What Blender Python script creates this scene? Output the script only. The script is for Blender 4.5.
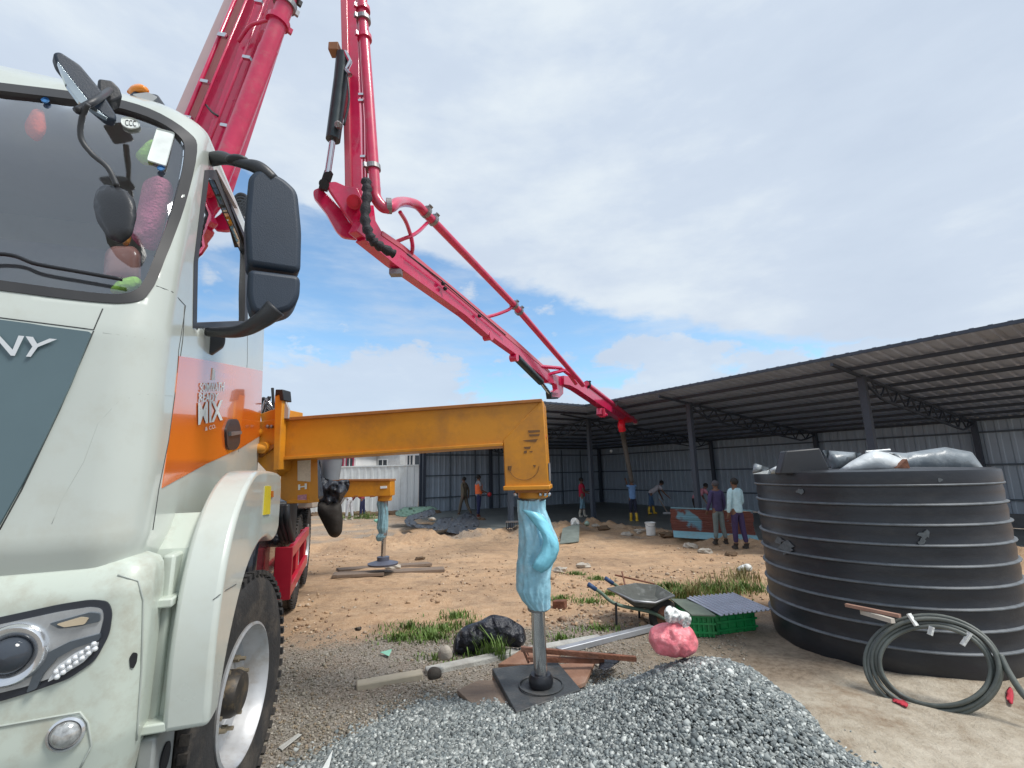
import bpy, bmesh, math, random
import numpy as np
from mathutils import Vector, Matrix, noise, geometry
from mathutils.bvhtree import BVHTree

random.seed(7); np.random.seed(7)
for o in list(bpy.data.objects): bpy.data.objects.remove(o)
scene = bpy.context.scene
COL = scene.collection

# ------------------------------------------------------------------ camera
W_, H_, F = 1024, 768, 465.0
CAMZ = 1.55
PITCH = math.atan(88 / F); ROLL = 0.022
cp, sp = math.cos(PITCH), math.sin(PITCH)
FW = Vector((0, cp, sp)); R0 = Vector((1, 0, 0)); U0 = Vector((0, -sp, cp))
RT = R0 * math.cos(ROLL) - U0 * math.sin(ROLL)
UP = U0 * math.cos(ROLL) + R0 * math.sin(ROLL)
CAM = Vector((0, 0, CAMZ))
cam = bpy.data.cameras.new('camera'); camo = bpy.data.objects.new('camera', cam); COL.objects.link(camo)
cam.sensor_width = 36; cam.lens = 36 * F / W_; cam.clip_start = 0.05; cam.clip_end = 6000
m = Matrix((RT, UP, -FW)).transposed().to_4x4(); m.translation = CAM
camo.matrix_world = m
scene.camera = camo
scene.render.resolution_x = 1024; scene.render.resolution_y = 768

# ------------------------------------------------------------------ light
SUN_EL, SUN_AZ = math.radians(57), math.radians(113)      # azimuth measured from +Y towards +X
w = bpy.data.worlds.new('World'); scene.world = w; w.use_nodes = True
nt = w.node_tree; nt.nodes.clear()
def N(t, **k):
    n = nt.nodes.new(t)
    for a, b in k.items(): setattr(n, a, b)
    return n
out = N('ShaderNodeOutputWorld'); bg = N('ShaderNodeBackground'); bg.inputs[1].default_value = 0.12
sky = N('ShaderNodeTexSky', sky_type='NISHITA'); sky.sun_disc = False
sky.sun_elevation = SUN_EL; sky.sun_rotation = SUN_AZ; sky.air_density = 1.0; sky.dust_density = 1.2; sky.ozone_density = 1.5
tc = N('ShaderNodeTexCoord'); sx = N('ShaderNodeSeparateXYZ'); nt.links.new(tc.outputs['Generated'], sx.inputs[0])
def Mt(op, a, b=None, c=None, clamp=False):
    n = N('ShaderNodeMath', operation=op); n.use_clamp = clamp
    for i, v in enumerate((a, b, c)):
        if v is None: continue
        if hasattr(v, 'links') or hasattr(v, 'node'): nt.links.new(v, n.inputs[i])
        else: n.inputs[i].default_value = v
    return n.outputs[0]
az = Mt('ARCTAN2', sx.outputs[0], sx.outputs[1]); el = Mt('ARCSINE', sx.outputs[2])
def noi(scale, detail, rough, stretch=(1, 1, 1), off=(0, 0, 0)):
    mp = N('ShaderNodeMapping'); mp.inputs['Scale'].default_value = stretch; mp.inputs['Location'].default_value = off
    nt.links.new(tc.outputs['Generated'], mp.inputs[0])
    n = N('ShaderNodeTexNoise'); n.inputs['Scale'].default_value = scale; n.inputs['Detail'].default_value = detail
    n.inputs['Roughness'].default_value = rough; nt.links.new(mp.outputs[0], n.inputs['Vector']); return n.outputs[0]
def ramp(v, stops):
    r = N('ShaderNodeValToRGB'); e = r.color_ramp.elements
    while len(e) < len(stops): e.new(0.5)
    for q, (p, c) in zip(e, stops):
        q.position = p; q.color = (c, c, c, 1) if not hasattr(c, '__len__') else (*c, 1)
    nt.links.new(v, r.inputs[0]); return r.outputs[0]
def mapr(v, a, b, c=0, d=1):
    n = N('ShaderNodeMapRange'); n.inputs[1].default_value = a; n.inputs[2].default_value = b
    n.inputs[3].default_value = c; n.inputs[4].default_value = d; n.clamp = True
    n.interpolation_type = 'SMOOTHSTEP'; nt.links.new(v, n.inputs[0]); return n.outputs[0]
n_med = noi(2.6, 8, .6, (1, 1, 1.6)); n_fine = noi(7, 8, .62, (1, 1, 2.2), (3, 1, 0)); n_wisp = noi(3.2, 9, .6, (1, .7, 4.5), (1, 5, 2))
# edge of the upper cloud bank: its elevation over azimuth
edge = Mt('MULTIPLY_ADD', az, -0.28, 0.375)
edge = Mt('ADD', edge, Mt('MULTIPLY_ADD', n_med, 0.10, -0.05)); edge = Mt('ADD', edge, Mt('MULTIPLY_ADD', n_fine, 0.10, -0.05))
bank = mapr(Mt('SUBTRACT', el, edge), -0.01, 0.035)
# cumulus heaps low on the horizon
cum_h = Mt('ADD', Mt('MULTIPLY_ADD', n_med, 0.85, -0.185), Mt('MULTIPLY_ADD', n_fine, 0.30, -0.13))
cum = mapr(Mt('SUBTRACT', cum_h, el), -0.02, 0.05)
cum = Mt('MULTIPLY', cum, .92)
wisp = mapr(n_wisp, 0.40, 0.75, .05, .7)
gap = Mt('MAXIMUM', mapr(az, .75, .95), mapr(az, -.55, -.8)); 
f = Mt('MAXIMUM', Mt('MAXIMUM', bank, cum), Mt('MAXIMUM', wisp, gap))
shade = noi(1.9, 7, .55, (1, 1, 2.0), (7, 2, 1)); shade2 = noi(5.0, 8, .6, (1, 1, 3.0), (2, 9, 1))
sh = Mt('MULTIPLY_ADD', shade2, .35, Mt('MULTIPLY', shade, .65))
K = 1 / 0.12
ccol = ramp(sh, [(0.36, (.41 * K / 10, .475 * K / 10, .57 * K / 10)), (0.5, (.445 * K / 10, .51 * K / 10, .60 * K / 10)), (0.64, (.545 * K / 10, .60 * K / 10, .65 * K / 10))])
vm = N('ShaderNodeVectorMath', operation='SCALE'); nt.links.new(ccol, vm.inputs[0]); vm.inputs['Scale'].default_value = 10
vs = N('ShaderNodeVectorMath', operation='MULTIPLY'); nt.links.new(sky.outputs[0], vs.inputs[0]); vs.inputs[1].default_value = (1.0, 1.25, 1.3)
mx = N('ShaderNodeMix', data_type='RGBA'); nt.links.new(f, mx.inputs[0]); nt.links.new(vs.outputs[0], mx.inputs[6]); nt.links.new(vm.outputs[0], mx.inputs[7])
nt.links.new(mx.outputs[2], bg.inputs[0]); nt.links.new(bg.outputs[0], out.inputs[0])
sun = bpy.data.lights.new('sun', 'SUN'); sun.energy = 2.3; sun.angle = math.radians(18); sun.color = (1, .96, .9)
suno = bpy.data.objects.new('sun', sun); COL.objects.link(suno)
sd = Vector((math.sin(SUN_AZ) * math.cos(SUN_EL), math.cos(SUN_AZ) * math.cos(SUN_EL), math.sin(SUN_EL)))
suno.rotation_euler = sd.to_track_quat('Z', 'Y').to_euler(); suno.location = (0, 0, 30)
scene.view_settings.view_transform = 'Standard'; scene.view_settings.look = 'None'
scene.view_settings.exposure = 0.52; scene.view_settings.gamma = 1
scene.render.engine = 'CYCLES'
scene.cycles.max_bounces = 8; scene.cycles.transparent_max_bounces = 12

# ------------------------------------------------------------------ projection helpers
def ray(px, py):
    return (FW * F + RT * (px - W_ / 2) - UP * (py - H_ / 2)).normalized()
def P(px, py, d):                      # the point of the pixel's line of sight at distance y = d
    r = ray(px, py); return CAM + r * (d / r.y)
def onpl(px, py, p0, n):
    r = ray(px, py); return CAM + r * ((p0 - CAM).dot(n) / r.dot(n))
def proj(p):
    q = p - CAM; d = q.dot(FW); return (W_ / 2 + F * q.dot(RT) / d, H_ / 2 - F * q.dot(UP) / d)
def sm(a, b, x):
    t = min(1, max(0, (x - a) / (b - a))); return t * t * (3 - 2 * t)
def base_g(x, y):
    return -sm(6, 13, y) * (.40 + .012 * min(12, max(-8, x)))
AX = math.atan(.345)
Uv = Vector((-math.sin(AX), math.cos(AX), 0)); Wv = Vector((math.cos(AX), math.sin(AX), 0)); O0 = Vector((-1.365, 2.35, 0))
def T(u, w_, z): return O0 + Uv * u + Wv * w_ + Vector((0, 0, z))      # truck frame: rearward, outward, up
C0 = Vector((3.13, 19.2, 0)); d1 = Vector((.543, -.84, 0)); m1 = Vector((.84, .543, 0))
def S(a, b, z): return C0 + m1 * a - d1 * b + Vector((0, 0, z))          # shed frame: a = inward of right wing, b = inward of left wing
def heap(x, y):
    h = .42 * math.exp(-(((x - 1.12) / .66) ** 2 + ((y - 2.88) / .58) ** 2))
    h += .07 * math.exp(-(((x - .1) / 1.0) ** 2 + ((y - 2.5) / .8) ** 2))
    return h
def heapmask(x, y):                     # >0 inside the gravel
    n = noise.noise(Vector((x * 1.6, y * 1.6, 3))) * .10 + noise.noise(Vector((x * 6, y * 6, 1))) * .05
    pts = [(-1.9, 2.0), (-1.34, 2.68), (-.66, 3.50), (.0, 3.80), (.9, 3.70), (1.42, 3.40), (1.70, 2.9), (1.88, 2.35), (2.0, 1.0), (-1.8, .4), (-2.0, 1.2)]
    best = 1e9; ins = False
    for i in range(len(pts)):
        x1, y1 = pts[i]; x2, y2 = pts[(i + 1) % len(pts)]
        if (y1 > y) != (y2 > y) and x < (x2 - x1) * (y - y1) / (y2 - y1) + x1: ins = not ins
        t = max(0, min(1, ((x - x1) * (x2 - x1) + (y - y1) * (y2 - y1)) / ((x2 - x1) ** 2 + (y2 - y1) ** 2)))
        best = min(best, math.hypot(x - x1 - t * (x2 - x1), y - y1 - t * (y2 - y1)))
    return (best if ins else -best) + n
def g(x, y):
    z = base_g(x, y)
    d = math.hypot(x, y)
    v = Vector((x, y, 0))
    z += .035 * noise.noise(v * .7) + .018 * noise.noise(v * 2.3)
    if 4.5 < y < 24: z += .05 * sm(4.5, 7, y) * noise.noise(Vector((x * .55 + y * .12, y * 1.7 - x * .25, 2))) + .025 * sm(4.5, 7, y) * noise.noise(Vector((x * 1.3, y * 4.2 - x * .8, 7)))
    if y < 24: z += .008 * noise.noise(v * 7)
    a = (v - C0).dot(m1); b = -(v - C0).dot(d1)
    e = min(a, b) if False else None
    # loose spoil along the slab edge
    edge_d = max(-a, -b) if True else 0
    inside = (a > -.25 and b < 0.3) or (b > -.25 and a < .3) or (a > -.25 and b > -.25)
    if not inside:
        dd = -a - .25 if b < -.25 else (-b - .25 if a < -.25 else 0)
        if a < -.25 and b < -.25: dd = min(-a, -b) - .25
        hgt = .26 * math.exp(-((dd - .95) / .55) ** 2) * (.55 + .9 * noise.noise(v * .9 + Vector((4, 4, 0))) + .55 * noise.noise(v * 3.1) + .3 * noise.noise(v * 8))
        z += max(-.02, hgt)
    else:
        z -= .06
    return z
def G(px, py, dz=0):
    r = ray(px, py); t = .5
    while t < 400:
        p = CAM + r * t
        if p.z <= g(p.x, p.y) + dz: break
        t += max(.01, t * .004)
    return CAM + r * t
def Z(px, py, z):
    r = ray(px, py); return CAM + r * ((z - CAMZ) / r.z)

# ------------------------------------------------------------------ materials
MATS = {}
def mat(name, col, rough=.6, metal=0, var=.15, scale=6, bump=0, bscale=40, coat=0, spec=.5, trans=0, dirt=None, dscale=3, damt=.5, coords='Object', stretch=None):
    if name in MATS: return MATS[name]
    M = bpy.data.materials.new(name); M.use_nodes = True; t = M.node_tree; L = t.links
    b = t.nodes['Principled BSDF']
    c = t.nodes.new('ShaderNodeTexCoord')
    src = c.outputs[coords]
    if stretch:
        mp = t.nodes.new('ShaderNodeMapping'); mp.inputs['Scale'].default_value = stretch; L.new(src, mp.inputs[0]); src = mp.outputs[0]
    n = t.nodes.new('ShaderNodeTexNoise'); n.inputs['Scale'].default_value = scale; n.inputs['Detail'].default_value = 6; n.inputs['Roughness'].default_value = .6
    L.new(src, n.inputs['Vector'])
    r = t.nodes.new('ShaderNodeValToRGB'); L.new(n.outputs[0], r.inputs[0])
    r.color_ramp.elements[0].position = .3; r.color_ramp.elements[1].position = .7
    r.color_ramp.elements[0].color = (*[x * (1 - var) for x in col], 1); r.color_ramp.elements[1].color = (*[min(1, x * (1 + var)) for x in col], 1)
    oc = r.outputs[0]
    if dirt:
        n2 = t.nodes.new('ShaderNodeTexNoise'); n2.inputs['Scale'].default_value = dscale; n2.inputs['Detail'].default_value = 9; n2.inputs['Roughness'].default_value = .68
        L.new(src, n2.inputs['Vector'])
        r2 = t.nodes.new('ShaderNodeValToRGB'); L.new(n2.outputs[0], r2.inputs[0])
        r2.color_ramp.elements[0].position = .5; r2.color_ramp.elements[1].position = .68
        r2.color_ramp.elements[0].color = (0, 0, 0, 1); r2.color_ramp.elements[1].color = (damt, damt, damt, 1)
        x = t.nodes.new('ShaderNodeMix'); x.data_type = 'RGBA'; L.new(r2.outputs[0], x.inputs[0]); L.new(oc, x.inputs[6]); x.inputs[7].default_value = (*dirt, 1)
        oc = x.outputs[2]
    L.new(oc, b.inputs['Base Color'])
    b.inputs['Roughness'].default_value = rough; b.inputs['Metallic'].default_value = metal
    b.inputs['Specular IOR Level'].default_value = spec
    b.inputs['Coat Weight'].default_value = coat; b.inputs['Coat Roughness'].default_value = .04
    if trans: b.inputs['Transmission Weight'].default_value = trans
    rr = t.nodes.new('ShaderNodeMapRange'); rr.inputs[3].default_value = max(0, rough - .08); rr.inputs[4].default_value = min(1, rough + .12)
    L.new(n.outputs[0], rr.inputs[0]); L.new(rr.outputs[0], b.inputs['Roughness'])
    if bump:
        n3 = t.nodes.new('ShaderNodeTexNoise'); n3.inputs['Scale'].default_value = bscale; n3.inputs['Detail'].default_value = 5
        L.new(src, n3.inputs['Vector'])
        bp = t.nodes.new('ShaderNodeBump'); bp.inputs['Strength'].default_value = bump; bp.inputs['Distance'].default_value = .02
        L.new(n3.outputs[0], bp.inputs['Height']); L.new(bp.outputs[0], b.inputs['Normal'])
    MATS[name] = M; return M
def glass(name, tint=(.5, .52, .53), gloss=.22, rough=.02):
    M = bpy.data.materials.new(name); M.use_nodes = True; t = M.node_tree; t.nodes.clear(); L = t.links
    o = t.nodes.new('ShaderNodeOutputMaterial'); a = t.nodes.new('ShaderNodeBsdfTransparent'); a.inputs[0].default_value = (*tint, 1)
    b = t.nodes.new('ShaderNodeBsdfGlossy'); b.inputs['Roughness'].default_value = rough; b.inputs[0].default_value = (.9, .93, .95, 1)
    fr = t.nodes.new('ShaderNodeLayerWeight'); fr.inputs[0].default_value = .12
    ad = t.nodes.new('ShaderNodeMath'); ad.operation = 'ADD'; ad.use_clamp = True; L.new(fr.outputs['Fresnel'], ad.inputs[0]); ad.inputs[1].default_value = gloss
    x = t.nodes.new('ShaderNodeMixShader'); L.new(ad.outputs[0], x.inputs[0]); L.new(a.outputs[0], x.inputs[1]); L.new(b.outputs[0], x.inputs[2]); L.new(x.outputs[0], o.inputs[0])
    return M
white = mat('white_paint', (.54, .585, .54), .30, 0, .04, 2, coat=.55, dirt=(.43, .42, .34), dscale=6, damt=.28)
whiteb = mat('white_paint_lower', (.54, .60, .53), .36, 0, .04, 2, coat=.3, dirt=(.33, .28, .20), dscale=7, damt=.45)
orange = mat('orange_paint', (.80, .17, .015), .22, 0, .04, 3, coat=1.0)
slate = mat('slate_panel', (.10, .155, .175), .38, 0, .06, 3, coat=.2)
red = mat('boom_red', (.60, .010, .085), .28, 0, .10, 5, coat=.7, dirt=(.42, .16, .19), dscale=8, damt=.3)
redp = mat('boom_pipe_red', (.60, .028, .10), .34, 0, .12, 6, coat=.4, dirt=(.45, .18, .18), dscale=7, damt=.4)
pinkish = mat('boom_lit_edge', (.62, .22, .24), .4, 0, .1, 6, coat=.3)  # boom red lightened for an edge catching the light
yellow = mat('outrigger_yellow', (.60, .245, .012), .5, 0, .12, 2.2, coat=.1, dirt=(.33, .14, .03), dscale=3.2, damt=.6, bump=.05, bscale=30)
yelld = mat('outrigger_edge', (.34, .13, .03), .6, 0, .2, 8)
chrome = mat('chrome_rod', (.62, .63, .65), .14, 1, .05, 5)
steel = mat('dull_steel', (.30, .31, .32), .45, .8, .2, 10, dirt=(.22, .13, .08), damt=.5)
blackp = mat('black_plastic', (.030, .033, .038), .42, 0, .12, 8, bump=.08, bscale=150)
mirrorp = mat('mirror_shell', (.016, .030, .052), .5, 0, .1, 6, bump=.12, bscale=220)
blackm = mat('black_metal', (.02, .022, .026), .4, .2, .2, 8)
rubber = mat('tyre_rubber', (.028, .027, .027), .8, 0, .25, 9, bump=.25, bscale=60, dirt=(.16, .13, .10), dscale=4, damt=.45)
rimw = mat('wheel_rim_silver', (.52, .53, .54), .42, .5, .12, 10, dirt=(.30, .24, .17), dscale=8, damt=.5)
dark = mat('dark_void', (.012, .012, .014), .8)
frit = mat('windscreen_seal', (.035, .035, .036), .5)
crimson = mat('guard_red', (.50, .008, .03), .4, 0, .1, 5, coat=.2, dirt=(.25, .04, .04), damt=.4)
bluefilm = mat('blue_plastic_film', (.30, .58, .70), .5, 0, .12, 9, bump=.45, bscale=20, spec=.6, dirt=(.56, .74, .82), dscale=7, damt=.6)
greyfilm = mat('grey_blue_film', (.20, .36, .42), .5, 0, .2, 9, bump=.4, bscale=30, dirt=(.4, .45, .45), damt=.5)
tankm = mat('tank_black', (.018, .021, .027), .36, 0, .25, 3, bump=.06, bscale=50, dirt=(.06, .06, .06), dscale=2.6, damt=.4, stretch=(1, 1, 2.5))
tankr = mat('tank_rib_pale', (.12, .135, .15), .5, 0, .3, 12)  # ribs a paler grey than the tank body
tarp = mat('dark_tarp', (.028, .034, .045), .45, 0, .3, 8, bump=1.0, bscale=16, dirt=(.12, .11, .10), damt=.4)
tarpg = mat('green_tarp', (.06, .12, .09), .6, 0, .3, 8, bump=.4, bscale=22)
bagm = mat('black_bag_film', (.016, .019, .028), .28, 0, .3, 8, bump=1.0, bscale=34, dirt=(.07, .065, .06), damt=.3)
pinkbag = mat('pink_bag_film', (.80, .20, .24), .35, 0, .2, 10, bump=.6, bscale=35, dirt=(.85, .45, .45), dscale=8, damt=.6)
whitebag = mat('white_bag_film', (.72, .74, .72), .4, 0, .15, 12, bump=.6, bscale=40)
greenc = mat('green_crate_plastic', (.01, .25, .07), .4, 0, .25, 12, dirt=(.10, .16, .08), damt=.4)
wood = mat('weathered_wood', (.22, .165, .125), .8, 0, .3, 3, bump=.4, bscale=40, stretch=(1, 6, 6), dirt=(.08, .06, .05), damt=.5)
woodr = mat('red_brown_board', (.26, .14, .09), .8, 0, .25, 5, bump=.3, bscale=40, dirt=(.3, .24, .2), damt=.5)
rust = mat('rusty_steel', (.20, .085, .05), .75, .2, .35, 14, bump=.3, bscale=60, dirt=(.3, .2, .16), damt=.5)
padm = mat('pad_composite', (.042, .048, .052), .55, 0, .3, 9, bump=.2, bscale=60, dirt=(.14, .13, .12), dscale=5, damt=.6)
conc = mat('kerb_concrete', (.42, .42, .39), .85, 0, .2, 9, bump=.4, bscale=60, dirt=(.25, .23, .2), damt=.6)
raild = mat('wall_rail_grey', (.09, .12, .15), .5, .1, .1, 4)
shedsteel = mat('shed_steel_paint', (.045, .06, .085), .5, .1, .15, 6)
sheet = mat('shed_wall_sheet', (.36, .44, .52), .5, .15, .08, .8, dirt=(.26, .32, .38), dscale=1.2, damt=.5)
roofm = mat('shed_roof_sheet', (.38, .46, .60), .5, .2, .12, .8, dirt=(.26, .27, .30), dscale=.9, damt=.4)
fencem = mat('fence_sheet_white', (.62, .67, .68), .5, 0, .05, 1.0, dirt=(.45, .48, .46), dscale=1.5, damt=.5)
wallw = mat('house_wall_white', (.68, .70, .70), .8, 0, .06, 1)
housew = mat('house_window_glass', (.035, .045, .055), .2)
pinkh = mat('house_trim_red', (.45, .03, .09), .5)
rooft = mat('house_roof_grey', (.30, .31, .33), .7)

# ------------------------------------------------------------------ object helpers
def WM(o):
    mm = Matrix.LocRotScale(o.location, o.rotation_euler, o.scale)
    if o.parent: mm = WM(o.parent) @ o.matrix_parent_inverse @ mm
    return mm
def setp(o, parent):
    o.parent = parent; o.matrix_parent_inverse = WM(parent).inverted()
def tag(o, label=None, cat=None, group=None, kind=None):
    for k, v in (('label', label), ('category', cat), ('group', group), ('kind', kind)):
        if v: o[k] = v
    return o
def thing(name, label, cat, loc, group=None):
    o = bpy.data.objects.new(name, None); COL.objects.link(o); o.location = Vector(loc); o.empty_display_size = .1
    return tag(o, label, cat, group)
class MB:
    def __init__(s): s.v = []; s.f = []
    def add(s, vs, fs):
        k = len(s.v); s.v += [Vector(v) for v in vs]; s.f += [tuple(i + k for i in f_) for f_ in fs]; return s
    def box(s, c, size, ax=None):
        ax = ax or (Vector((1, 0, 0)), Vector((0, 1, 0)), Vector((0, 0, 1))); c = Vector(c)
        vs = [c + ax[0] * (size[0] / 2 * i) + ax[1] * (size[1] / 2 * j) + ax[2] * (size[2] / 2 * k) for i in (-1, 1) for j in (-1, 1) for k in (-1, 1)]
        return s.add(vs, [(0, 1, 3, 2), (4, 6, 7, 5), (0, 4, 5, 1), (2, 3, 7, 6), (0, 2, 6, 4), (1, 5, 7, 3)])
    def bar(s, a, b, w_, h, up=Vector((0, 0, 1))):
        a = Vector(a); b = Vector(b); d = (b - a); L = d.length; d.normalize()
        x = d.cross(up); x = x.normalized() if x.length > 1e-4 else Vector((1, 0, 0)); y = x.cross(d).normalized()
        return s.box((a + b) / 2, (L, w_, h), (d, x, y))
    def taper(s, a, b, wa, ha, wb, hb, up=Vector((0, 0, 1))):
        a = Vector(a); b = Vector(b); d = (b - a).normalized(); x = d.cross(up).normalized(); y = x.cross(d).normalized()
        vs = []
        for p, w_, h in ((a, wa, ha), (b, wb, hb)):
            vs += [p - x * w_ / 2 - y * h / 2, p + x * w_ / 2 - y * h / 2, p + x * w_ / 2 + y * h / 2, p - x * w_ / 2 + y * h / 2]
        return s.add(vs, [(3, 2, 1, 0), (4, 5, 6, 7), (0, 1, 5, 4), (1, 2, 6, 5), (2, 3, 7, 6), (3, 0, 4, 7)])
    def prism(s, poly, vec):
        poly = [Vector(p) for p in poly]; vec = Vector(vec); n = len(poly)
        nn = geometry.normal(poly) if n > 2 else Vector((0, 0, 1))
        if nn.dot(vec) > 0: poly = poly[::-1]
        vs = poly + [p + vec for p in poly]
        return s.add(vs, [tuple(range(n)), tuple(range(2 * n - 1, n - 1, -1))] + [(i, i + n, (i + 1) % n + n, (i + 1) % n) for i in range(n)])
    def tube(s, pts, r, n=10, caps=True, closed=False):
        pts = [Vector(p) for p in pts]; k = len(pts); rs = r if hasattr(r, '__len__') else [r] * k
        vs = []; up = None
        for i, p in enumerate(pts):
            if closed: t = (pts[(i + 1) % k] - pts[i - 1]).normalized()
            else: t = (pts[min(k - 1, i + 1)] - pts[max(0, i - 1)]).normalized()
            if up is None: up = t.orthogonal().normalized()
            up = (up - t * up.dot(t)).normalized(); b = t.cross(up)
            for j in range(n):
                a = 2 * math.pi * j / n; vs.append(p + (up * math.cos(a) + b * math.sin(a)) * rs[i])
        fs = []
        for i in range(k if closed else k - 1):
            for j in range(n):
                i2 = (i + 1) % k
                fs.append((i * n + j, i * n + (j + 1) % n, i2 * n + (j + 1) % n, i2 * n + j))
        if caps and not closed: fs += [tuple(range(n - 1, -1, -1)), tuple((k - 1) * n + j for j in range(n))]
        return s.add(vs, fs)
    def lathe(s, prof, c, ax=Vector((0, 0, 1)), n=32, x=None, caps=True):
        ax = Vector(ax).normalized(); x = x or ax.orthogonal().normalized(); y = ax.cross(x); c = Vector(c)
        vs = [c + ax * h + (x * math.cos(2 * math.pi * j / n) + y * math.sin(2 * math.pi * j / n)) * r for r, h in prof for j in range(n)]
        k = len(prof); fs = [(i * n + j, i * n + (j + 1) % n, (i + 1) * n + (j + 1) % n, (i + 1) * n + j) for i in range(k - 1) for j in range(n)]
        if caps and prof[0][0] > 1e-4: fs.append(tuple(range(n - 1, -1, -1)))
        if caps and prof[-1][0] > 1e-4: fs.append(tuple((k - 1) * n + j for j in range(n)))
        return s.add(vs, fs)
    def ball(s, c, r, n=12, sc=(1, 1, 1), nz=0, seed=0):
        c = Vector(c); vs = []; 
        for i in range(n + 1):
            th = math.pi * i / n
            for j in range(2 * n):
                ph = math.pi * j / n; d = Vector((math.sin(th) * math.cos(ph), math.sin(th) * math.sin(ph), math.cos(th)))
                rr = r * (1 + nz * noise.noise(d * 2.2 + Vector((seed, 0, 0))) + nz * .5 * noise.noise(d * 5 + Vector((seed, 0, 0))))
                vs.append(c + Vector((d.x * rr * sc[0], d.y * rr * sc[1], d.z * rr * sc[2])))
        fs = [(i * 2 * n + j, (i + 1) * 2 * n + j, (i + 1) * 2 * n + (j + 1) % (2 * n), i * 2 * n + (j + 1) % (2 * n)) for i in range(n) for j in range(2 * n)]
        return s.add(vs, fs)
    def build(s, name, material, parent=None, smooth=False, bevel=0, seg=2):
        me = bpy.data.meshes.new(name)
        org = Vector((0, 0, 0))
        if parent is None and s.v:
            a = np.array([tuple(v) for v in s.v]); org = Vector(((a[:, 0].min() + a[:, 0].max()) / 2, (a[:, 1].min() + a[:, 1].max()) / 2, a[:, 2].min()))
        me.from_pydata([tuple(v - org) for v in s.v], [], s.f); me.validate(); 
        bm = bmesh.new(); bm.from_mesh(me); bmesh.ops.remove_doubles(bm, verts=bm.verts, dist=1e-5); bmesh.ops.recalc_face_normals(bm, faces=bm.faces); bm.to_mesh(me); bm.free()
        me.materials.append(material)
        o = bpy.data.objects.new(name, me); COL.objects.link(o); o.location = org
        if parent is not None: setp(o, parent)
        if bevel:
            b = o.modifiers.new('bevel', 'BEVEL'); b.width = bevel; b.segments = seg; b.limit_method = 'ANGLE'; b.angle_limit = math.radians(35)
            smooth = True
        if smooth: 
            for p in me.polygons: p.use_smooth = True
            if bevel or smooth == 'auto':
                me.set_sharp_from_angle(angle=math.radians(40))
        return o
def curve(pts, n=8):                    # catmull-rom through points
    pts = [Vector(p) for p in pts]; q = [pts[0] * 2 - pts[1]] + pts + [pts[-1] * 2 - pts[-2]]; r = []
    for i in range(1, len(q) - 2):
        for k in range(n):
            t = k / n; a, b, c, d = q[i - 1], q[i], q[i + 1], q[i + 2]
            r.append(.5 * ((2 * b) + (c - a) * t + (2 * a - 5 * b + 4 * c - d) * t * t + (3 * b - a - 3 * c + d) * t ** 3))
    r.append(pts[-1]); return r
def rnd(poly, r=6, n=4, maxseg=14):     # round the corners of a pixel polygon and make its edges dense
    k = len(poly); res = []
    for i in range(k):
        p = Vector(poly[i]); a = Vector(poly[i - 1]); b = Vector(poly[(i + 1) % k])
        da = (a - p); db = (b - p); rr = min(r, da.length / 2.1, db.length / 2.1)
        p1 = p + da.normalized() * rr; p2 = p + db.normalized() * rr
        for j in range(n + 1):
            t = j / n; res.append((1 - t) ** 2 * p1 + 2 * t * (1 - t) * p + t * t * p2)
    out_ = []
    for i in range(len(res)):
        a = res[i]; b = res[(i + 1) % len(res)]; L = (b - a).length
        if L < 1e-3: continue
        m_ = max(1, int(L / maxseg))
        for j in range(m_): out_.append(a + (b - a) * j / m_)
    return out_
def inpoly(x, y, poly):
    ins = False; k = len(poly)
    for i in range(k):
        x1, y1 = poly[i][0], poly[i][1]; x2, y2 = poly[(i + 1) % k][0], poly[(i + 1) % k][1]
        if (y1 > y) != (y2 > y) and x < (x2 - x1) * (y - y1) / (y2 - y1) + x1: ins = not ins
    return ins
def tri2d(poly, step):
    poly = [Vector((p[0], p[1])) for p in poly]; k = len(poly)
    xs = [p.x for p in poly]; ys = [p.y for p in poly]; pts = list(poly)
    y = min(ys) + step / 2; row = 0
    while y < max(ys):
        x = min(xs) + (step / 2 if row % 2 else 0) + .37 * step
        while x < max(xs):
            if inpoly(x, y, poly):
                dm = min((Vector((x, y)) - q).length for q in poly)
                if dm > step * .45: pts.append(Vector((x, y)))
            x += step
        y += step * .87; row += 1
    r = geometry.delaunay_2d_cdt(pts, [(i, (i + 1) % k) for i in range(k)], [tuple(range(k))], 1, 1e-6)
    return r[0], [tuple(f_) for f_ in r[2]]
def bedges(fs):
    d = {}
    for f_ in fs:
        for i in range(len(f_)):
            a, b = f_[i], f_[(i + 1) % len(f_)]; d[(a, b)] = 1
    return [e for e in d if (e[1], e[0]) not in d]
class Surf:                             # a built surface that panels can be laid on
    def __init__(s, mb): s.t = BVHTree.FromPolygons(s_v(mb), mb.f)
    def hit(s, px, py):
        r = ray(px, py); l, n, i, d = s.t.ray_cast(CAM, r)
        if l is None: return None
        if n.dot(r) > 0: n = -n
        return l, n
def s_v(mb): return [v for v in mb.v]
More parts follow.
